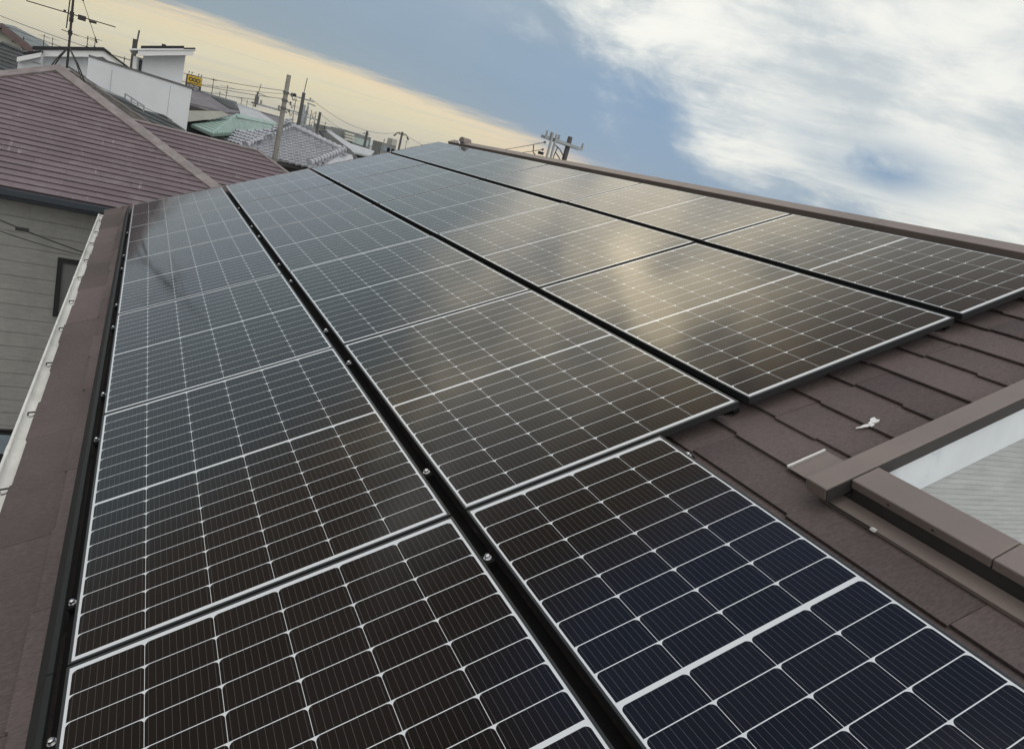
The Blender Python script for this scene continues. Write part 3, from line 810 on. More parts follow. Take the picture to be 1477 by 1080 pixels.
# old dark roofed house behind the maroon one
oh = thing('dark_roof_house', 'low old house with dark weathered roof in front of the white parapet', 'house', (0, 21, 0))
yO = 19.2
OP = [aty(100, 97, yO + 1.4), aty(176, 139, yO + 1.2), aty(215, 152, yO + 1.0), aty(262, 184, yO), aty(214, 180, yO - 1.0)]
mb = MB()
n_ = Vector((0.25, -0.42, 1)).normalized(); P0 = aty(214, 172, yO)
OP = [onpl(x, y, P0, n_) for x, y in ((96, 94), (118, 108), (150, 131), (178, 142), (206, 159), (236, 166), (268, 189), (214, 196))]
shingle_face(mb, OP, XA, 0.2, 0.02, 0.9)
put(mb, oh, 'roof', M['dark_roof'])
mb = MB(); mb.box((min(p.x for p in OP) + 0.3, yO + 0.2, 0), (max(p.x for p in OP) - min(p.x for p in OP) - 0.6, 0, 0), (0, 1.0, 0), (0, 0, min(p.z for p in OP) - 0.1))
put(mb, oh, 'wall', M['beige_wall'])
mb = MB(); a_, b_ = onpl(180, 143, P0, n_), onpl(207, 161, P0, n_)
mb.tube([a_ + ZA * 0.14, b_ + ZA * 0.14], 0.025, 5)
for k in range(4): p = a_ + (b_ - a_) * k / 3; mb.tube([p, p + ZA * 0.14], 0.02, 5)
put(mb, oh, 'roof_rail', M['galv'])

# ------------------------------------------------------------------ white modern house
wh_h = thing('white_house', 'white rendered modern house with long blank parapet wall', 'house', (0, 23, 0))
yP = 20.6
pL, pR, pB = aty(128, 81, yP), aty(277, 128, yP), aty(270, 185, yP)
mb = MB(); mb.prism([pL, pR, Vector((pR.x, yP, 3.0)), Vector((pL.x, yP, 3.0))], (0, 0.16, 0)); mb.box((pR.x - 0.16, yP + 0.16, 3.0), (0.16, 0, 0), (0, 5, 0), (0, 0, pR.z - 3.0))
par = put(mb, wh_h, 'parapet_wall', M['white_wall'])
mb = MB(); mb.prism([pL + Vector((0, -0.025, -0.012)), pR + Vector((0.03, -0.025, -0.012)), pR + Vector((0.03, -0.025, 0.035)), pL + Vector((0, -0.025, 0.035))], (0, 0.21, 0))
put(mb, par, 'coping', M['grey_metal'])
for px in (163, 247):
    a_ = aty(px, 90 + (px - 163) * 0.33, yP); mb = MB(); mb.box((a_.x - 0.006, yP - 0.002, 3.2), (0.012, 0, 0), (0, 0.004, 0), (0, 0, min(pL.z, pR.z) - 3.28)); put(mb, par, 'joint', M['galv'])
# left block with low gable
yG = 23.0
g0, g1, g2 = aty(52, 76, yG), aty(150, 76, yG), aty(186, 103, yG)
mb = MB(); mb.prism([g0, g1, g2, Vector((g2.x, yG, 3)), Vector((g0.x, yG, 3))], (0, 4, 0)); put(mb, wh_h, 'wall', M['white_wall'])
def strip(mb, a, b, h, depth, y0, dz=0.0):
    a, b = Vector(a), Vector(b)
    mb.prism([Vector((a.x, y0, a.z + dz)), Vector((b.x, y0, b.z + dz)), Vector((b.x, y0, b.z + dz + h)), Vector((a.x, y0, a.z + dz + h))], (0, depth, 0))
mb = MB(); strip(mb, aty(50, 75, yG), g1, 0.17, 0.3, yG - 0.3, -0.13); strip(mb, g1, g2, 0.17, 0.3, yG - 0.3, -0.13); put(mb, wh_h, 'barge_board', M['white_trim'])
mb = MB(); strip(mb, aty(49, 74.5, yG), g1, 0.085, 4.5, yG - 0.36, 0.042); strip(mb, g1, aty(188, 104, yG), 0.06, 4.5, yG - 0.36, 0.042); put(mb, wh_h, 'roof', M['black'])
# lower lean-to on the left of it
l0, l1 = aty(26, 87, yG - 0.6), aty(60, 80, yG - 0.6)
mb = MB(); mb.prism([l0, l1, Vector((l1.x, yG - 0.6, 3)), Vector((l0.x, yG - 0.6, 3))], (0, 2, 0)); put(mb, wh_h, 'wall', M['white_wall'])
mb = MB(); strip(mb, l0, l1, 0.12, 0.2, yG - 0.82, -0.05); put(mb, wh_h, 'barge_board', M['white_trim'])
mb = MB(); strip(mb, aty(34, 83, yG - 0.6), l1, 0.05, 2.0, yG - 0.84, 0.075); put(mb, wh_h, 'roof', M['black'])
mb = MB(); q0, q1 = aty(47, 89, yG - 0.6), aty(60, 93, yG - 0.6); mb.box((q0.x, yG - 0.64, q1.z), (q1.x - q0.x, 0, 0), (0, 0.03, 0), (0, 0, q0.z - q1.z)); put(mb, wh_h, 'window', M['glass_dark'])
# tower with mono pitch roof
tw = thing('rooftop_tower', 'white stair tower with thin black mono pitch roof above the parapet', 'tower', (0, 30, 0))
yT = 29.0
t0, t1 = aty(207, 78, yT), aty(268, 78.5, yT)
b0, b1 = aty(198, 112, yT), aty(262, 125, yT)
mb = MB(); mb.prism([t0, t1, Vector((t1.x - 0.02, yT, 4)), Vector((t0.x, yT, 4))], (0, 3, 0)); put(mb, tw, 'wall', M['white_wall'])
mb = MB(); strip(mb, aty(199, 79, yT), aty(278, 78, yT), 0.20, 0.25, yT - 0.55, -0.06); put(mb, tw, 'barge_board', M['white_trim'])
mb = MB(); strip(mb, aty(187, 75.5, yT), aty(281, 75.5, yT), 0.05, 4.0, yT - 0.6, 0.05)
put(mb, tw, 'roof', M['white_trim'])
mb = MB(); strip(mb, aty(203, 74, yT), aty(264, 74, yT), 0.09, 3.4, yT - 0.58, 0.07); strip(mb, aty(264, 75, yT), aty(280, 75, yT), 0.05, 3.6, yT - 0.61, 0.07)
put(mb, tw, 'rooftop_solar_array', M['black'])
c_ = aty(236, 70, yT); mb = MB(); mb.tube([c_ - ZA * 0.15, c_ + ZA * 0.14], 0.07, 8); put(mb, tw, 'vent_pipe', M['dark_brown'])
d_ = aty(196, 82, yT); mb = MB(); mb.tube([d_, Vector((d_.x, yT - 0.05, 4))], 0.075, 8); put(mb, tw, 'downpipe', M['white_trim'])
e0, e1 = aty(201, 86, yT), aty(204, 101, yT)
mb = MB(); mb.box((e0.x, yT - 0.03, e1.z - 0.2), (0.10, 0, 0), (0, 0.03, 0), (0, 0, e0.z - e1.z + 0.2)); put(mb, tw, 'window', M['black'])
mb = MB(); s0 = aty(192, 80, yT); mb.box((s0.x, yT + 0.4, 4), (t0.x - s0.x, 0, 0), (0, 2.4, 0), (0, 0, s0.z - 4)); put(mb, tw, 'side_wall', M['white_wall'])

# ------------------------------------------------------------------ roofs at far left
def gable_house(name, label, cat, x0, x1, y0, y1, zeave, zridge, roofm, wallm, axis='x', over=0.3, group=None, windows=0, rx=None):
    h = thing(name, label, cat, ((x0 + x1) / 2, (y0 + y1) / 2, 0), group)
    mb = MB()
    if axis == 'x':
        ym = (y0 + y1) / 2; sl_ = (zridge - zeave) / (ym - y0)
        mb.prism([Vector((x0, y0, 0)), Vector((x0, y1, 0)), Vector((x0, y1, zeave)), Vector((x0, ym, zridge - 0.05)), Vector((x0, y0, zeave))], (x1 - x0, 0, 0))
        put(mb, h, 'wall', wallm)
        mb = MB()
        for s, yy in ((-1, y0), (1, y1)):
            q = [Vector((x0 - over, ym, zridge)), Vector((x1 + over, ym, zridge)), Vector((x1 + over, yy + s * over, zeave - sl_ * over)), Vector((x0 - over, yy + s * over, zeave - sl_ * over))]
            mb.prism(q, (0, 0, 0.12))
        rf = put(mb, h, 'roof', roofm)
        mb = MB(); mb.tube([(x0 - over, ym, zridge + 0.12), (x1 + over, ym, zridge + 0.12)], 0.12, 6); put(mb, rf, 'ridge_cap', roofm)
    else:
        xm = (x0 + x1) / 2 if rx is None else rx; sl_ = (zridge - zeave) / (xm - x0)
        mb.prism([Vector((x0, y0, 0)), Vector((x1, y0, 0)), Vector((x1, y0, zeave)), Vector((xm, y0, zridge - 0.05)), Vector((x0, y0, zeave))], (0, y1 - y0, 0))
        put(mb, h, 'wall', wallm)
        mb = MB()
        for s, xx in ((-1, x0), (1, x1)):
            q = [Vector((xm, y0 - over, zridge)), Vector((xm, y1 + over, zridge)), Vector((xx + s * over, y1 + over, zeave - sl_ * over)), Vector((xx + s * over, y0 - over, zeave - sl_ * over))]
            mb.prism(q, (0, 0, 0.12))
        rf = put(mb, h, 'roof', roofm)
        mb = MB(); mb.tube([(xm, y0 - over, zridge + 0.12), (xm, y1 + over, zridge + 0.12)], 0.12, 6); put(mb, rf, 'ridge_cap', roofm)
    for k in range(windows):
        wx = x0 + (x1 - x0) * (k + 0.5) / windows
        mb = MB(); mb.box((wx - 0.6, y0 - 0.04, zeave - 1.6), (1.2, 0, 0), (0, 0.04, 0), (0, 0, 1.1)); wn_ = put(mb, h, 'window', M['white_trim'])
        mb = MB(); mb.box((wx - 0.54, y0 - 0.05, zeave - 1.54), (1.08, 0, 0), (0, 0.012, 0), (0, 0, 0.98)); put(mb, wn_, 'pane', M['glass_dark'])
    return h
dl = thing('far_left_house', 'house with dark green grey slate roof at the left edge, behind maroon roof', 'house', (-6, 26, 0))
yL = 26
q = [aty(-60, 50, yL + 2), aty(4, 57, yL + 2), aty(16, 64, yL + 1.2), aty(56, 84, yL - 1), aty(-60, 96, yL - 2.5)]
n_ = Vector((0.1, -0.45, 1)).normalized(); P0 = aty(20, 80, yL)
q = [onpl(x, y, P0, n_) for x, y in ((-60, 52), (2, 62), (16, 69), (50, 82), (40, 100), (-60, 110))]
mb = MB(); shingle_face(mb, q, XA, 0.25, 0.02, 1.2); put(mb, dl, 'roof', M['dark_roof'])
mb = MB(); put(capstrip(q[1], q[3], 0.12, 0.05, n_, Vector((0.5, 0.1, 0.85)).normalized()), dl, 'hip_cap', M['dark_roof'])
mb = MB(); mb.box((q[0].x + 1, yL + 0.5, 0), (q[3].x - q[0].x - 2, 0, 0), (0, 3, 0), (0, 0, min(p.z for p in q) - 0.2)); put(mb, dl, 'wall', M['beige_wall'])
# gabled house behind it: maroon barge, cream gable
yM = 33.0
gp, gr = aty(3, 40, yM), aty(50, 77, yM)
sp = gr.x - gp.x; slp = (gp.z - gr.z) / sp
gh = thing('cream_gable_house', 'cream gabled house with red brown roof at the far left edge', 'house', (gp.x, yM, 0))
mb = MB(); mb.prism([Vector((gp.x - 4, yM + 0.4, 0)), Vector((gr.x - 0.5, yM + 0.4, 0)), Vector((gr.x - 0.5, yM + 0.4, gr.z + 0.4)), Vector((gp.x, yM + 0.4, gp.z)), Vector((gp.x - 4, yM + 0.4, gp.z - 4 * slp))], (-1.2, 7, 0)); put(mb, gh, 'wall', M['cream_wall'])
mb = MB(); bk = Vector((-1.35, 8, 0))
mb.prism([gp, gr, gr + bk, gp + bk], (0, 0, 0.16))
mb.prism([gp, gp + Vector((-4.5, 0, -4.5 * slp)), gp + Vector((-4.5, 0, -4.5 * slp)) + bk, gp + bk], (0, 0, 0.16)); put(mb, gh, 'roof', M['maroon'])
mb = MB(); strip(mb, gp, gr, 0.22, 0.05, yM - 0.06, -0.14); put(mb, gh, 'barge_board', mat('red_brown_paint', (0.13, 0.085, 0.078), 0.6, 0, 0.1))
u0_, u1_ = aty(15, 55, yM), aty(22, 62, yM)
mb = MB(); mb.box((u0_.x, yM + 0.36, u1_.z), (u1_.x - u0_.x + 0.1, 0, 0), (0, 0.04, 0), (0, 0, u0_.z - u1_.z)); put(mb, gh, 'window', M['glass_dark'])

# ------------------------------------------------------------------ yellow roof sign
yS = 95.0
s00, s10, s11, s01 = aty(269.5, 106.5, yS), aty(292, 113.5, yS), aty(289, 131, yS), aty(267, 124, yS)
sg = thing('yellow_sign', 'yellow and black rooftop advertising sign with looped emblem', 'sign', (s00.x, yS, 0))
x0, x1 = s00.x, s10.x; zt = (s00.z + s10.z) / 2; zb_ = (s11.z + s01.z) / 2; hh = zt - zb_
mb = MB(); mb.box((x0, yS, zb_), (x1 - x0, 0, 0), (0, 0.7, 0), (0, 0, hh)); put(mb, sg, 'sign_box', M['sign_dark'])
mb = MB(); mb.box((x0 + 0.08 * (x1 - x0), yS - 0.03, zb_ + hh * 0.30), ((x1 - x0) * 0.90, 0, 0), (0, 0.03, 0), (0, 0, hh * 0.66)); face = put(mb, sg, 'sign_face', M['sign_yellow'])
mb = MB(); cw = (x1 - x0)
for i in range(3):
    c = Vector((x0 + cw * (0.29 + 0.235 * i), yS - 0.05, zb_ + hh * 0.69)); r_ = cw * 0.105
    pts = [c + Vector((math.cos(a) * r_ * (1.15 if i != 1 else 0.95), 0, math.sin(a) * r_ * 0.95)) for a in [2 * math.pi * k / 16 for k in range(17)]]
    mb.tube(pts, 0.058, 5)
mb.box((x0 + cw * 0.2, yS - 0.045, zb_ + hh * 0.385), (cw * 0.62, 0, 0), (0, 0.01, 0), (0, 0, hh * 0.035))
put(mb, face, 'emblem', M['sign_dark'])
mb = MB()
for i in range(5):
    bx_ = x0 + cw * (0.14 + 0.155 * i); bz = zb_ + hh * 0.06; ch = hh * 0.17; cwid = cw * 0.10
    mb.box((bx_, yS - 0.03, bz), (cwid * 0.22, 0, 0), (0, 0.03, 0), (0, 0, ch)); mb.box((bx_ + cwid * 0.22, yS - 0.03, bz + ch * (0.8 if i % 2 else 0.4)), (cwid * 0.75, 0, 0), (0, 0.03, 0), (0, 0, ch * 0.2))
    if i != 2: mb.box((bx_ + cwid * 0.7, yS - 0.03, bz), (cwid * 0.2, 0, 0), (0, 0.028, 0), (0, 0, ch * 0.75))
put(mb, sg, 'lettering', M['white_trim'])
mb = MB()
for fx in (0.1, 0.85): mb.box((x0 + cw * fx, yS + 0.2, 0), (0.3, 0, 0), (0, 0.3, 0), (0, 0, zb_))
put(mb, sg, 'support_frame', M['grey_metal'])
mb = MB()
for fx in (0.12, 0.3, 0.72, 0.9):
    p = Vector((x0 + cw * fx, yS, zt)); mb.tube([p, p + Vector((0, -0.5, 0.35)), p + Vector((0, -0.9, 0.3))], 0.03, 4); mb.cbox(p + Vector((0, -0.9, 0.28)), 0.14, 0.2, 0.08)
put(mb, sg, 'sign_lamps', M['grey_metal'])

# ------------------------------------------------------------------ grey purple roof house
yR = 44.0
gr_ = thing('grey_roof_house', 'large house with grey purple roof and beige gable band behind white parapet', 'house', (0, yR, 0))
q = [aty(258, 125, yR + 3), aty(341, 150.5, yR + 3), aty(352, 178, yR - 2.0), aty(300, 160, yR - 1), aty(250, 147, yR - 1)]
n_ = Vector((0, -0.45, 1)).normalized(); P0 = aty(300, 139, yR + 3)
q = [onpl(x, y, P0, n_) for x, y in ((250, 123), (341, 150.5), (346, 165), (322, 165), (304, 159), (250, 146))]
mb = MB(); mb.prism(q, (0, 0, 0.12)); rf = put(mb, gr_, 'roof', M['grey_roof'])
put(capstrip(q[0], q[1], 0.22, 0.12, n_, Vector((0, 0.45, 1)).normalized()), rf, 'ridge_cap', M['kawara_dark'])
d1 = [onpl(x, y, P0, n_) + ZA * 0.13 for x, y in ((304, 143), (337, 153), (344, 163), (330, 160))]
mb = MB(); mb.prism(d1, (0, 0, 0.05)); put(mb, rf, 'patched_slates', M['dark_roof'])
yq = yR - 3
mb = MB(); mb.prism([aty(255, 156, yq), aty(274, 152, yq), aty(303, 160.5, yq), aty(322, 161.5, yq), aty(255, 163, yq)], (0, 1.5, 0)); put(mb, gr_, 'soffit', M['dark_brown'])
mb = MB(); mb.prism([aty(255, 159.5, yq - .3), aty(320, 161, yq - .3), aty(331, 166, yq - .3), aty(311, 171.5, yq - .3), aty(255, 177.5, yq - .3)], (0, 0.3, 0)); put(mb, gr_, 'gable_band', M['beige_wall'])
bx0, bx1 = aty(255, 160, yR).x, aty(303, 160, yR).x
mb = MB(); mb.box((bx0, yq + 0.2, 0), (bx1 - bx0, 0, 0), (0, 7, 0), (0, 0, aty(320, 171, yq).z - 0.3)); put(mb, gr_, 'wall', M['black'])  # wall coloured black to stand for the shadow below the gable band
# green hipped roof
gn = thing('green_roof_house', 'house with pale green metal hipped roof beside the near concrete pole', 'house', (0, 46, 0))
GA = at(340, 166, 45.0); GZ = at(306, 192, 38.0)
GB = at(399, 183.5, 62.0); GB.z = GA.z - 0.02
GL = at(274, 183, 43); GL.z = GZ.z
GR_ = at(404, 189, 62.0); GR_.z = at(404, 189, 62).z
mb = MB(); mb.prism([GL, GZ, GA], (0, 0, -0.05)); mb.prism([GA, GZ, GR_, GB], (0, 0, -0.05))
rf = put(mb, gn, 'roof', M['green_roof'])
n1_, n2_ = nrm(GL, GZ, GA), nrm(GA, GZ, GR_)
put(capstrip(GZ, GA, 0.06, 0.03, n1_, n2_), rf, 'hip_cap', M['green_roof'])
put(capstrip(GA, GB, 0.14, 0.08, n2_, Vector((-n2_.x, -n2_.y, n2_.z))), rf, 'ridge_cap', M['green_roof'])
for face, nn in (((GL, GZ, GA), n1_), ((GA, GZ, GR_, GB), n2_)):
    mb = MB()
    lo0, lo1 = (GL, GZ) if len(face) == 3 else (GZ, GR_)
    cnt = 11 if len(face) == 3 else 22
    for k in range(1, cnt):
        f = k / cnt; p = lo0 + (lo1 - lo0) * f
        if len(face) == 3: t_ = GL + (GA - GL) * f if f < 0.5 else GL + (GA - GL) * f; e_ = p + (GA - p) * 0.92; s_ = p
        else: s_ = p; e_ = GA + (GB - GA) * f
        if len(face) == 3:
            s_ = GL + (GA - GL) * f; e_ = GZ + (GA - GZ) * f
        mb.tube([s_ + nn * 0.012, e_ + nn * 0.012], 0.022, 4)
    put(mb, rf, 'standing_seams', M['green_roof'])
mb = MB(); mb.prism([GZ + ZA * -0.05, GR_ + ZA * -0.05, GR_ - ZA * 0.18, GZ - ZA * 0.16], (0.05, 0.2, 0)); mb.prism([GL + ZA * -0.05, GZ + ZA * -0.05, GZ - ZA * 0.16, GL - ZA * 0.16], (0.1, 0.2, 0))
put(mb, gn, 'fascia', mat('green_fascia', (0.16, 0.24, 0.20), 0.5))
mb = MB(); mb.prism([GL + Vector((1, 1, -0.4)), GZ + Vector((0.6, 1.5, -0.4)), GR_ + Vector((0, 2, -0.4)), GR_ + Vector((-3, 4, -0.4))], (0, 0, -6)); put(mb, gn, 'wall', M['beige_wall'])

# ------------------------------------------------------------------ clay tiled house
def tile_face(mb, pts, edir, tw_=0.33, te=0.30, amp=0.055):
    pts = [Vector(p) for p in pts]
    n = nrm(*pts[:3]); e = Vector(edir); e = (e - n * e.dot(n)).normalized(); up = n.cross(e).normalized()
    if up.z < 0: up = -up
    o = pts[0]; P2 = [Vector(((p - o).dot(e), (p - o).dot(up), 0)) for p in pts]
    y0, y1 = min(p.y for p in P2), max(p.y for p in P2); y = y0; SEG = 6
    while y < y1:
        c = clip_poly(P2, 1, y, y + te)
        if len(c) > 2:
            x0, x1 = min(p.x for p in c), max(p.x for p in c); x = math.floor(x0 / tw_) * tw_
            while x < x1:
                if len(clip_poly(c, 0, x, x + tw_)) > 2:
                    kk = len(mb.v)
                    for i in range(SEG + 1):
                        f = i / SEG; hgt = amp * (math.sin(2 * math.pi * f) * 0.8 + (0.5 if f > 0.7 else 0))
                        for yy, ll in ((y - 0.04, 0.085), (y + te, 0.0), (y - 0.04, -0.02)):
                            mb.v.append(o + e * (x + f * tw_) + up * yy + n * (hgt + ll))
                    for i in range(SEG):
                        a = kk + i * 3
                        mb.f.append([a, a + 3, a + 4, a + 1]); mb.m.append(0)
                        mb.f.append([a + 2, a + 5, a + 3, a]); mb.m.append(0)
                x += tw_
        y += te
    mb.poly([p - n * 0.06 for p in pts])
kh = thing('tiled_house', 'traditional house with silver grey wavy clay tiles behind the near pole', 'house', (0, 46, 0))
n_ = Vector((0.02, -0.50, 1)).normalized(); P0 = at(446, 238, 41.0)
kp = lambda x, y: onpl(x, y, P0, n_)
KA, KR, KB, KL = kp(421, 185), kp(494, 219), kp(447, 238), kp(355, 212)
KM = kp(397, 229)
mb = MB(); tile_face(mb, [KB, KR, KA, KL, KM], XA)
rf = put(mb, kh, 'roof', M['kawara'])
n3_ = Vector((-0.46, -0.25, 1)).normalized()
kq = lambda x, y: onpl(x, y, KL, n3_)
mb = MB(); tile_face(mb, [KL, kq(306, 192.5), kq(398, 188.5), KA], Vector((0.25, -0.46, 0)))
put(mb, kh, 'roof', M['kawara'])
def tile_ridge(a, b, r, name='hip_ridge'):
    m = MB(); a, b = Vector(a), Vector(b); L = (b - a).length; n = max(3, int(L / 0.28)); d = (b - a) / n
    m.tube([a, b], r * 0.85, 8)
    for i in range(n): m.tube([a + d * i, a + d * (i + 0.55)], [r * 1.12, r * 1.0], 8)
    m.box(a - Vector((r, 0, r * 2)), b - a, (2 * r, 0, 0), (0, 0, r * 1.6))
    m.tube([b, b + d * 0.3], r * 1.35, 8); m.tube([a, a - d * 0.3], r * 1.35, 8)
    return put(m, rf, name, M['kawara'], smooth=False)
tile_ridge(KA + ZA * 0.15, KR + ZA * 0.12, 0.15); tile_ridge(KB + ZA * 0.12, KR + ZA * 0.12, 0.16); tile_ridge(KL + ZA * 0.12, KA + ZA * 0.15, 0.15)
n4_ = Vector((0.22, -0.48, 1)).normalized(); k4 = lambda x, y: onpl(x, y, KR, n4_)
mb = MB(); tile_face(mb, [KB + Vector((0.2, 0, -0.1)), k4(455, 246), k4(512, 236), k4(508, 222), KR], XA)
put(mb, kh, 'roof', M['kawara'])
mb = MB(); zw = KB.z - 0.35
mb.box((kp(365, 214).x, KB.y + 1.2, 0), (KR.x - kp(365, 214).x, 0, 0), (0, 5, 0), (0, 0, zw)); put(mb, kh, 'wall', M['dark_brown'])
mb = MB(); mb.prism([KM - ZA * 0.10, KB - ZA * 0.10, KB - ZA * 0.32, KM - ZA * 0.32], (0, 0.1, 0)); mb.prism([KL - ZA * 0.10, KM - ZA * 0.10, KM - ZA * 0.32, KL - ZA * 0.32], (0, 0.1, 0))
put(mb, kh, 'eave_board', M['dark_brown'])

# ------------------------------------------------------------------ houses further back
def roof_house(name, label, y, poly, nvec, roofm, wallm, extra=None):
    h = thing(name, label, 'house', (aty(poly[0][0], poly[0][1], y).x, y, 0))
    n = Vector(nvec).normalized(); P = aty(poly[0][0], poly[0][1], y)
    q = [onpl(a, b, P, n) for a, b in poly]
    mb = MB(); mb.prism(q, (0, 0, -0.14)); r = put(mb, h, 'roof', roofm)
    for i in range(len(q) - 1):
        if i < 1:
            m2 = MB(); m2.tube([q[0], q[1]], 0.10, 6); put(m2, r, 'ridge_cap', roofm)
    xs_ = [p.x for p in q]; zl = min(p.z for p in q)
    mb = MB(); mb.box((min(xs_) + 0.5, y + 0.3, 0), (max(xs_) - min(xs_) - 1.0, 0, 0), (0, 5, 0), (0, 0, zl - 0.1)); put(mb, h, 'wall', wallm)
    return h
roof_house('pale_roof_house', 'far house with pale grey sloping roof left of the near pole', 66, [(343, 151), (374, 161), (408, 183), (362, 176), (340, 166)], (0.05, -0.3, 1), M['pale_roof'], M['beige_wall'])
roof_house('lilac_roof_house', 'far house with lilac grey roof just right of the near pole', 72, [(372, 161), (405, 170), (424, 186), (395, 186)], (0.1, -0.35, 1), M['grey_roof'], M['cream_wall'])
roof_house('dark_ridge_house', 'house with small dark roof behind the clay tile ridge under the aerials', 62, [(426, 181), (449, 182), (464, 188), (480, 204), (440, 196)], (0.1, -0.4, 1), M['kawara_dark'], M['grey_wall'])
roof_house('slate_wedge_house', 'house with steep dark slate roof right of the clay tiled roof', 54, [(461, 190), (470, 190), (506, 216), (520, 232), (488, 216)], (0.25, -0.40, 1), M['dark_roof'], M['dark_brown'])
roof_house('long_grey_roof_house', 'house with long grey sheet roof sloping down to the solar panels', 58, [(470, 188), (478, 190), (506, 207), (540, 218), (534, 225), (508, 219)], (0.2, -0.30, 1), M['pale_roof'], M['dark_brown'])
ap = thing('apartment_block', 'grey flat roofed apartment block with cream balconies on the horizon', 'building', (0, 110, 0))
yA = 105
a0, a1 = aty(471, 182, yA), aty(535.5, 199, yA)
mb = MB(); mb.prism([a0, aty(495, 188.5, yA), aty(497, 187, yA), a1, Vector((a1.x, yA, 0)), Vector((a0.x, yA, 0))], (0, 9, 0)); put(mb, ap, 'wall', M['grey_wall'])
for k in range(3):
    p0, p1 = aty(496, 191.5 + k * 4, yA), aty(509, 195 + k * 4, yA)
    mb = MB(); mb.box((p0.x, yA - 0.9, p1.z - 0.15), (p1.x - p0.x, 0, 0), (0, 0.9, 0), (0, 0, 0.28)); put(mb, ap, 'balcony', M['cream_wall'])
p0, p1 = aty(509, 197, yA), aty(530, 212, yA)
mb = MB(); mb.box((p0.x, yA - 0.15, p1.z), (p1.x - p0.x, 0, 0), (0, 0.15, 0), (0, 0, p0.z - p1.z)); put(mb, ap, 'window_band', M['mint_glass'])
b2 = thing('office_block', 'small dark rooftop block with aerials beside the far lamp pole', 'building', (0, 130, 0))
yB = 125; p0, p1 = aty(551.5, 205.5, yB), aty(571.5, 211, yB)
mb = MB(); mb.box((p0.x, yB, 0), (p1.x - p0.x, 0, 0), (0, 6, 0), (0, 0, p0.z)); put(mb, b2, 'wall', M['grey_wall'])
mb = MB(); p2 = aty(565.5, 203.5, yB); mb.box((p2.x, yB - 0.1, p0.z), (0.9, 0, 0), (0, 3, 0), (0, 0, p2.z - p0.z + 0.4)); put(mb, b2, 'stair_head', M['beige_wall'])
mb = MB(); p2 = aty(557, 201, yB); mb.tube([Vector((p2.x, yB + 1, p0.z)), Vector((p2.x, yB + 1, p2.z))], 0.06, 5); put(mb, b2, 'rooftop_mast', M['mast'])
mb = MB()
for k in range(3): p2 = aty(553 + k * 6, 209.5 + k * 1.6, yB); mb.box((p2.x, yB - 0.05, p2.z - 0.9), (1.3, 0, 0), (0, 0.05, 0), (0, 0, 0.7))
put(mb, b2, 'windows', M['glass_pale'])
gable_house('white_far_house', 'tiny white far building left of the dark rooftop block', 'house', aty(535, 206, 150).x, aty(551, 206, 150).x, 150, 160, aty(540, 206, 150).z - 0.8, aty(543, 206, 150).z, M['pale_roof'], M['white_wall'], 'x', 0.2)
# town filling the distance below the horizon
k = 0
rn = random.Random(3)
desc = [('grey', M['grey_roof']), ('dark', M['dark_roof']), ('pale', M['pale_roof']), ('charcoal tiled', M['kawara_dark'])]
for (px, y) in ((283, 120), (300, 150), (322, 140), (352, 160), (372, 130), (392, 150), (412, 115), (448, 170), (505, 190), (582, 140), (600, 170), (545, 180)):
    hp = aty(px, 62 + 0.272 * px + rn.uniform(2.0, 5.0), y); dn_, rm = desc[k % 4]
    sideword = ['far left', 'left', 'middle', 'middle', 'right'][min(4, int((px - 270) / 70))]
    gable_house('distant_house', 'tiny distant house with %s gabled roof, number %s from the left along the horizon' % (dn_, ORD2[min(k, 11)]), 'house', hp.x - rn.uniform(4, 6), hp.x + rn.uniform(4, 6), y, y + 9, hp.z - 2.0, hp.z, rm, [M['beige_wall'], M['cream_wall'], M['grey_wall']][k % 3], 'x' if k % 3 else 'y', 0.4, 'houses along the horizon')
    k += 1

# ------------------------------------------------------------------ poles, aerials, wires
def pole(name, label, base, top, r0, r1, m, arms=(), group=None):
    p = thing(name, label, 'pole', base, group)
    base, top = Vector(base), Vector(top); d = top - base
    mb = MB(); mb.tube([(0, 0, 0), d * 0.5, d], [r0, (r0 + r1) / 2, r1], 12); mb.build('shaft', m, p, smooth=True)
    for h, L, off, dirv, ins in arms:
        c = d * h; dv = Vector(dirv).normalized(); mb = MB()
        a = c + dv * (off - L / 2); b = c + dv * (off + L / 2); s = dv.cross(ZA).normalized()
        mb.box(a - s * (r0 + 0.05) - ZA * 0.04, b - a, s * 0.07, ZA * 0.08)
        arm = mb.build('crossarm', M['galv'], p)
        for k in range(ins):
            q = a + (b - a) * ((k + 0.5) / ins) - s * (r0 + 0.015)
            mb = MB(); mb.tube([q + ZA * 0.04, q + ZA * 0.10, q + ZA * 0.13, q + ZA * 0.2], [0.03, 0.055, 0.035, 0.05], 8); mb.build('insulator', M['ceramic'], arm)
    return p
yp = 33.0
pt = aty(416.9, 108.5, yp)
pb = Vector((pt.x, yp, 0))
p1 = pole('utility_pole', 'tall tapering concrete pole rising in front of the silver clay tiles', pb, pt, 0.16, 0.095, M['concrete'],
          [(0.835, 1.6, -0.55, (1, 0.15, 0), 2), ])
ztop = pt.z
mb = MB()
for k in range(3):
    z_ = ztop - 0.75 - 0.34 * k; mb.tube([(0, 0, z_ - 0.05), (0, 0, z_ + 0.05)], 0.135, 12); mb.tube([(0, 0, z_), (0.28, -0.05, z_ - 0.06)], 0.02, 5); mb.tube([(0.26, -0.05, z_ - 0.12), (0.26, -0.05, z_ + 0.02)], 0.04, 6)
mb.build('cable_brackets', M['grey_metal'], p1)
mb = MB(); z_ = ztop * 0.835
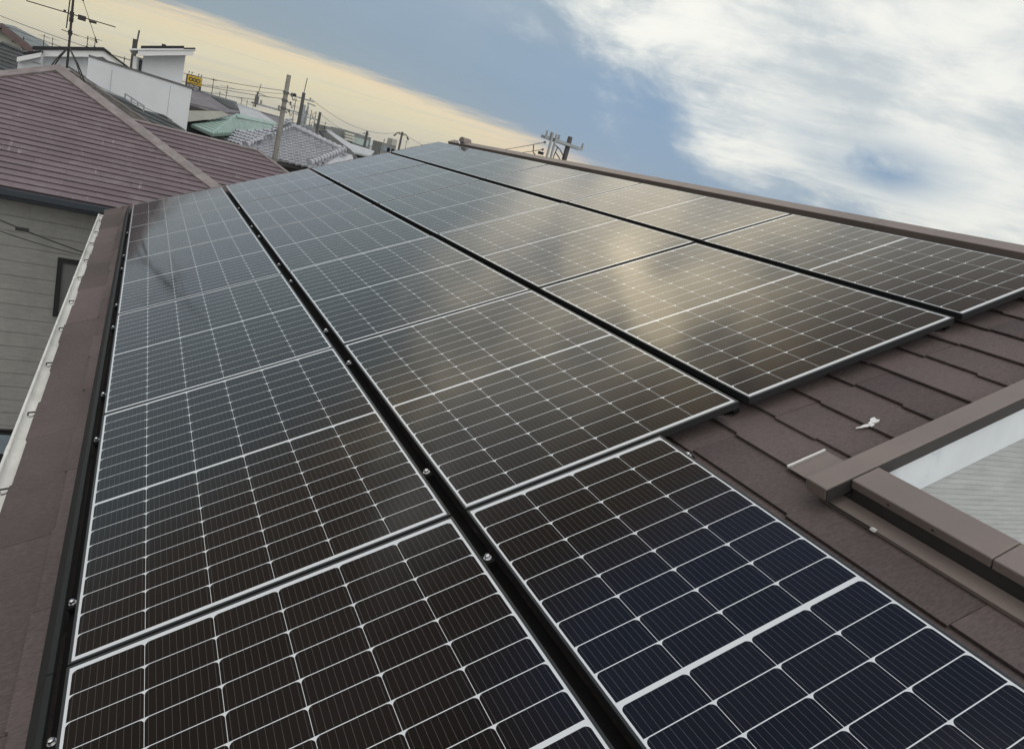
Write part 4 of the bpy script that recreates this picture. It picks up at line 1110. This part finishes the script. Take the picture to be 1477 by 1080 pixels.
mb.tube([(-1.22, -0.3, z_ - 0.15), (-1.2, -0.3, z_ + 0.5)], 0.045, 6); mb.cbox((-1.2, -0.3, z_ + 0.15), 0.16, 0.16, 0.34); mb.tube([(-1.17, -0.3, z_ + 0.5), (-1.12, -0.3, z_ + 0.85)], 0.015, 5)
mb.tube([(-1.2, -0.3, z_ + 0.45), (-0.7, -0.2, z_ + 0.40)], 0.015, 5)
mb.build('cutout_switch', M['grey_metal'], p1)
mb = MB()
for k in range(7): z_ = 3.5 + k * 0.4; s = 1 if k % 2 else -1; mb.tube([(0, 0, z_), (0.3 * s, -0.05, z_)], 0.012, 4)
mb.build('climbing_steps', M['galv'], p1)
# the taller pole behind and its gear
y2 = 50.0
t2 = aty(438.5, 134, y2)
p2 = pole('utility_pole', 'dark slender pole with crossarm to the right of the near concrete pole', (t2.x, y2, 0), t2, 0.17, 0.11, M['dark_pole'], [(0.96, 1.6, 0.0, (1, 0.1, 0), 3), (0.86, 1.5, -0.3, (1, 0.1, 0), 0)])
mb = MB(); zz_ = t2.z * 0.96; mb.tube([(0, 0, t2.z), (0.05, 0, t2.z + 0.95)], 0.03, 5); mb.build('lightning_rod', M['grey_metal'], p2)
mb = MB(); mb.tube([(-0.85, -0.2, zz_ + 0.06), (-0.5, -0.2, zz_ + 0.06)], 0.09, 8); mb.build('fuse_box', M['black'], p2)
t3 = aty(462, 162, 56)
pole('utility_pole', 'short dark pole with low crossarm above the dark roof ridge', (t3.x, 56, 0), t3, 0.15, 0.10, M['dark_pole'], [(0.93, 1.8, -0.9, (1, 0.1, 0), 2), (0.86, 1.6, -0.8, (1, 0.1, 0), 2)])
t4 = aty(441, 152, 60)
p4 = thing('antenna_tower', 'pale thick cellular antenna mast between the two dark poles', 'mast', (t4.x, 60, 0))
mb = MB(); mb.tube([(0, 0, 0), (0, 0, t4.z - 0.4)], 0.12, 8); mb.build('mast', M['galv'], p4)
mb = MB()
for k in range(3): a = k * 2.1; mb.tube([(0.2 * math.cos(a), 0.2 * math.sin(a), t4.z - 1.8), (0.2 * math.cos(a), 0.2 * math.sin(a), t4.z)], 0.09, 6)
mb.build('antenna_panels', M['galv'], p4)
t5 = aty(453, 160, 64)
p5 = thing('antenna_tower', 'thin lattice mast with small dishes left of the short dark pole', 'mast', (t5.x, 64, 0))
mb = MB()
for sx in (-0.2, 0.2): mb.tube([(sx, 0, 0), (sx, 0, t5.z)], 0.03, 4)
for k in range(10): z_ = 5 + k * (t5.z - 5) / 10; mb.tube([(-0.2, 0, z_), (0.2, 0, z_ + 0.3)], 0.02, 4)
mb.build('lattice', M['grey_metal'], p5)
mb = MB(); mb.tube([(0.15, -0.25, t5.z - 1.5), (0.15, -0.15, t5.z - 1.5)], 0.22, 10); mb.tube([(0.3, -0.25, t5.z - 2.0), (0.3, -0.15, t5.z - 2.0)], 0.2, 10); mb.build('dish', M['mint_glass'], p5)
t6 = aty(445, 149, 66)
p6 = thing('street_light', 'slim mast topped by flat horizontal lamp among the aerials', 'lamp', (t6.x, 66, 0))
mb = MB(); mb.tube([(0, 0, 0), (0, 0, t6.z)], 0.05, 6); mb.build('shaft', M['galv'], p6)
mb = MB(); mb.box((-0.1, -0.1, t6.z - 0.05), (0.75, 0.05, -0.08), (0, 0.25, 0), (0, 0, 0.10)); mb.build('lamp_head', M['galv'], p6)
t7 = aty(580.5, 190.5, 75)
p7 = pole('utility_pole', 'far pole with two drooping lamp arms above the far panel corner', (t7.x, 75, 0), t7, 0.16, 0.11, M['dark_pole'], [(0.97, 1.0, 0.0, (1, 0.1, 0), 2)])
mb = MB()
for s in (-1, 1):
    mb.tube([(0, 0, t7.z - 0.2), (0.45 * s, 0, t7.z - 0.15), (0.75 * s, 0, t7.z - 0.5)], 0.045, 5); mb.tube([(0.62 * s, 0, t7.z - 0.38), (0.85 * s, 0, t7.z - 0.62)], 0.09, 6)
mb.build('lamp_arms', M['grey_metal'], p7)
t8 = aty(530, 189, 88); pole('utility_pole', 'short thick dark pole standing before the mint window band', (t8.x, 88, 0), t8, 0.20, 0.15, M['dark_pole'], [(0.95, 1.0, 0.0, (1, 0.1, 0), 2)])
t9 = aty(200, 44, 60)
p9 = thing('utility_pole', 'twin dark pipes standing behind the left end of the white tower', 'pole', (t9.x, 40, 0))
mb = MB(); a_ = aty(195.5, 57, 40); mb.tube([(a_.x - t9.x, 0, 0), (a_.x - t9.x, 0, a_.z)], 0.11, 8); mb.build('shaft', M['dark_pole'], p9)
mb = MB(); b_ = aty(201, 44, 40); c_ = aty(198, 62, 40); mb.tube([(b_.x - t9.x - 0.12, 0, c_.z - 1), (b_.x - t9.x, 0, b_.z)], 0.045, 6); mb.build('conduit', M['grey_metal'], p9)
# aerials on far roofs
spots = [((32, 52), (33.5, 64), 60, 'thin aerial on the far roof left of the legged aerial'),
         ((65, 50), (62.5, 68), 70, 'thin aerial above the hill at the left'),
         ((77, 54), (75, 69), 74, 'short thin aerial left of the black flat roof'),
         ((127, 52), (125, 71), 50, 'twin barred aerial behind the black flat roof, left one'),
         ((138, 53), (136, 72), 52, 'barred aerial standing close behind the black flat roof, right one'),
         ((181, 82), (178, 98), 55, 'faint aerial between white gable and tower'),
         ((309, 113), (305, 138), 62, 'thin aerial on the grey purple ridge nearest the sign'),
         ((329, 123), (325, 147), 64, 'thin aerial with bars near the right end of grey purple ridge'),
         ((318, 132), (316, 142), 70, 'very short aerial between two taller ones on the grey purple ridge'),
         ((351, 141), (347, 154), 70, 'small aerial above the pale grey roof, left one'),
         ((358, 145), (355, 157), 70, 'small aerial above the pale grey roof, right one'),
         ((427, 142), (422, 172), 58, 'tall thin aerial between the two nearest poles'),
         ((470, 176), (467, 190), 70, 'thin aerial right of the short dark pole'),
         ((588, 198), (585, 212), 90, 'faint thin mast right of the far lamp pole'),
         ((366, 150), (364, 160), 72, 'tiny aerial over the pale roof close to the near pole')]
for i, (tp, bp, y, lab) in enumerate(spots):
    T, B = aty(tp[0], tp[1], y), aty(bp[0], bp[1], y); h = T.z - B.z + 1.2
    dr = (math.cos(i * 1.3), math.sin(i * 1.3), 0)
    aerial((B.x, y, B.z - 1.2), h, lab, [(h - 0.15, dr, 1.1, 6, 0.5, False), (h - 0.6, (-dr[1], dr[0], 0), 0.9, 6, 0.3, False)], 0.03, False, (0, 0), 'aerials on the far roofs')

# power pole behind our ridge
yr = 22.0
m0 = aty(822.8, 197.5, yr)
pr = thing('power_pole', 'dark stub of utility pole with steel crossarm behind the ridge', 'pole', (m0.x, yr, 0))
mb = MB(); mb.tube([(0, 0, 0), (0, 0, m0.z - 0.02), (0, 0, m0.z)], [0.16, 0.088, 0.07], 12); mb.build('shaft', M['dark_pole'], pr, smooth=True)
ca_, cb_ = aty(783.5, 196.5, yr) - Vector((m0.x, yr, 0)), aty(837, 215.5, yr) - Vector((m0.x, yr, 0))
dv = cb_ - ca_; mb = MB(); mb.box(ca_ + Vector((0, -0.17, -0.05)), dv, (0, 0.06, 0), (0, 0, 0.10)); arm = mb.build('crossarm', M['galv'], pr)
mb = MB(); mb.box(ca_ + Vector((0, 0.10, -0.05)), dv, (0, 0.06, 0), (0, 0, 0.10)); mb.build('crossarm', M['galv'], pr)
for tp, bt in (((793.5, 191), (783, 232)), ((798.5, 193), (789.5, 232))):
    a_, b_ = aty(tp[0], tp[1], yr) - Vector((m0.x, yr, 0)), aty(bt[0], bt[1], yr) - Vector((m0.x, yr, 0))
    a_.x = (a_.x + b_.x) / 2; b_.x = a_.x
    mb = MB(); mb.tube([b_ - ZA * 1.5 + Vector((0, -0.22, 0)), a_ + Vector((0, -0.22, 0))], 0.045, 8); mb.build('riser_pipe', M['galv'], pr)
for f in (0.02, 0.13, 0.34, 0.98):
    q = ca_ + dv * f + Vector((0, -0.14, 0.04)); mb = MB(); mb.tube([q, q + ZA * 0.08, q + ZA * 0.11, q + ZA * 0.17], [0.025, 0.045, 0.03, 0.04], 8); mb.build('insulator', M['ceramic'], arm)
O = Vector((m0.x, yr, 0))
ia, ib = aty(785, 205.5, yr) - O, aty(782, 216, yr) - O
mb = MB()
for q in (ia, ib): mb.tube([q, q + Vector((0.06, 0, 0.02))], [0.05, 0.035], 8)
mb.build('strain_insulator', M['ceramic'], pr)
mb = MB()
for pts in (((799, 209), (806, 216), (811, 226), (812, 235)), ((799, 219), (803, 225), (807, 232), (808, 240)), ((802, 213), (798, 222), (796, 228), (797, 236)), ((768, 209), (767, 219), (772, 226), (780, 230))):
    mb.tube([aty(a, b, yr) - O + Vector((0, -0.1, 0)) for a, b in pts], 0.02, 5)
mb.build('jumper_cables', M['wire'], pr)
q = aty(795, 231, yr) - O; mb = MB(); mb.cbox(q + Vector((0, -0.1, -0.1)), 0.28, 0.25, 0.30); q = aty(780, 221, yr) - O; mb.cbox(q, 0.18, 0.12, 0.10); mb.build('switch_box', M['black'], pr)
# wires
def wire(label, a, b, s, r=0.012):
    mb = MB(); mb.tube(sag(a, b, s, 20), r, 5); tag(mb.build('power_line', M['wire']), label, 'power line', 'overhead wires')
wire('overhead wire leaving the upper insulator of the pole behind the ridge', O + ia, aty(660, 215, 55), 0.25)
wire('overhead wire leaving the lower insulator of the pole behind the ridge', O + ib, aty(640, 222, 55), 0.25)
wire('topmost thin wire crossing the pale sky behind the legged aerial', aty(-60, -2, 36), pt + Vector((-0.1, 0, -0.7)), 0.5, 0.011)
wire('second thin wire crossing the pale sky behind the legged aerial', aty(-60, 10, 36), pt + Vector((-0.1, 0, -1.05)), 0.5, 0.011)
wire('third thin wire crossing the pale sky behind the white tower', aty(-60, 27, 40), pt + Vector((-1.2, -0.3, -1.4)), 0.45, 0.011)
wire('lowest thin wire passing just over the white tower roof', aty(-60, 36, 46), t2 + Vector((-0.6, 0, -0.3)), 0.6, 0.012)
for k in range(3):
    wire(['upper short cable', 'middle short cable', 'lower short cable'][k] + ' between the near concrete pole and the dark pole', pt + Vector((0.28, -0.05, -0.8 - 0.34 * k)), t2 + Vector((-0.5, 0, -0.35 - 0.5 * k)), 0.25, 0.018)
wire('upper wire from the dark pole falling right towards the panels', t2 + Vector((0.5, 0, -0.25)), t7 + Vector((-0.3, 0, -0.1)), 0.9, 0.014)
wire('lower wire from the short dark pole falling right over the apartment block', t3 + Vector((0, 0, -0.1)), t8 + Vector((0, 0, -0.2)), 0.6, 0.014)
wire('wire joining the dark pole and the short dark pole', t2 + Vector((0.4, 0, -1.1)), t3 + Vector((-0.5, 0, -0.4)), 0.15, 0.016)
wire('wire running right from the far lamp pole down behind the panels', t7 + Vector((0.4, 0, -0.2)), aty(650, 222, 70), 0.3, 0.014)

# ------------------------------------------------------------------ the air
mb = MB(); mb.box((-5500, -2500, -1), (11000, 0, 0), (0, 8000, 0), (0, 0, 101))
hz_ = mb.build('haze', [])
hm = bpy.data.materials.new('haze_air'); hm.use_nodes = True; t = hm.node_tree; t.nodes.clear()
o_ = t.nodes.new('ShaderNodeOutputMaterial'); v_ = t.nodes.new('ShaderNodeVolumePrincipled')
v_.inputs['Color'].default_value = (0.86, 0.90, 0.95, 1); v_.inputs['Density'].default_value = 0.00016; v_.inputs['Anisotropy'].default_value = 0.2
t.links.new(v_.outputs[0], o_.inputs['Volume']); hz_.data.materials.append(hm); hz_['kind'] = 'stuff'
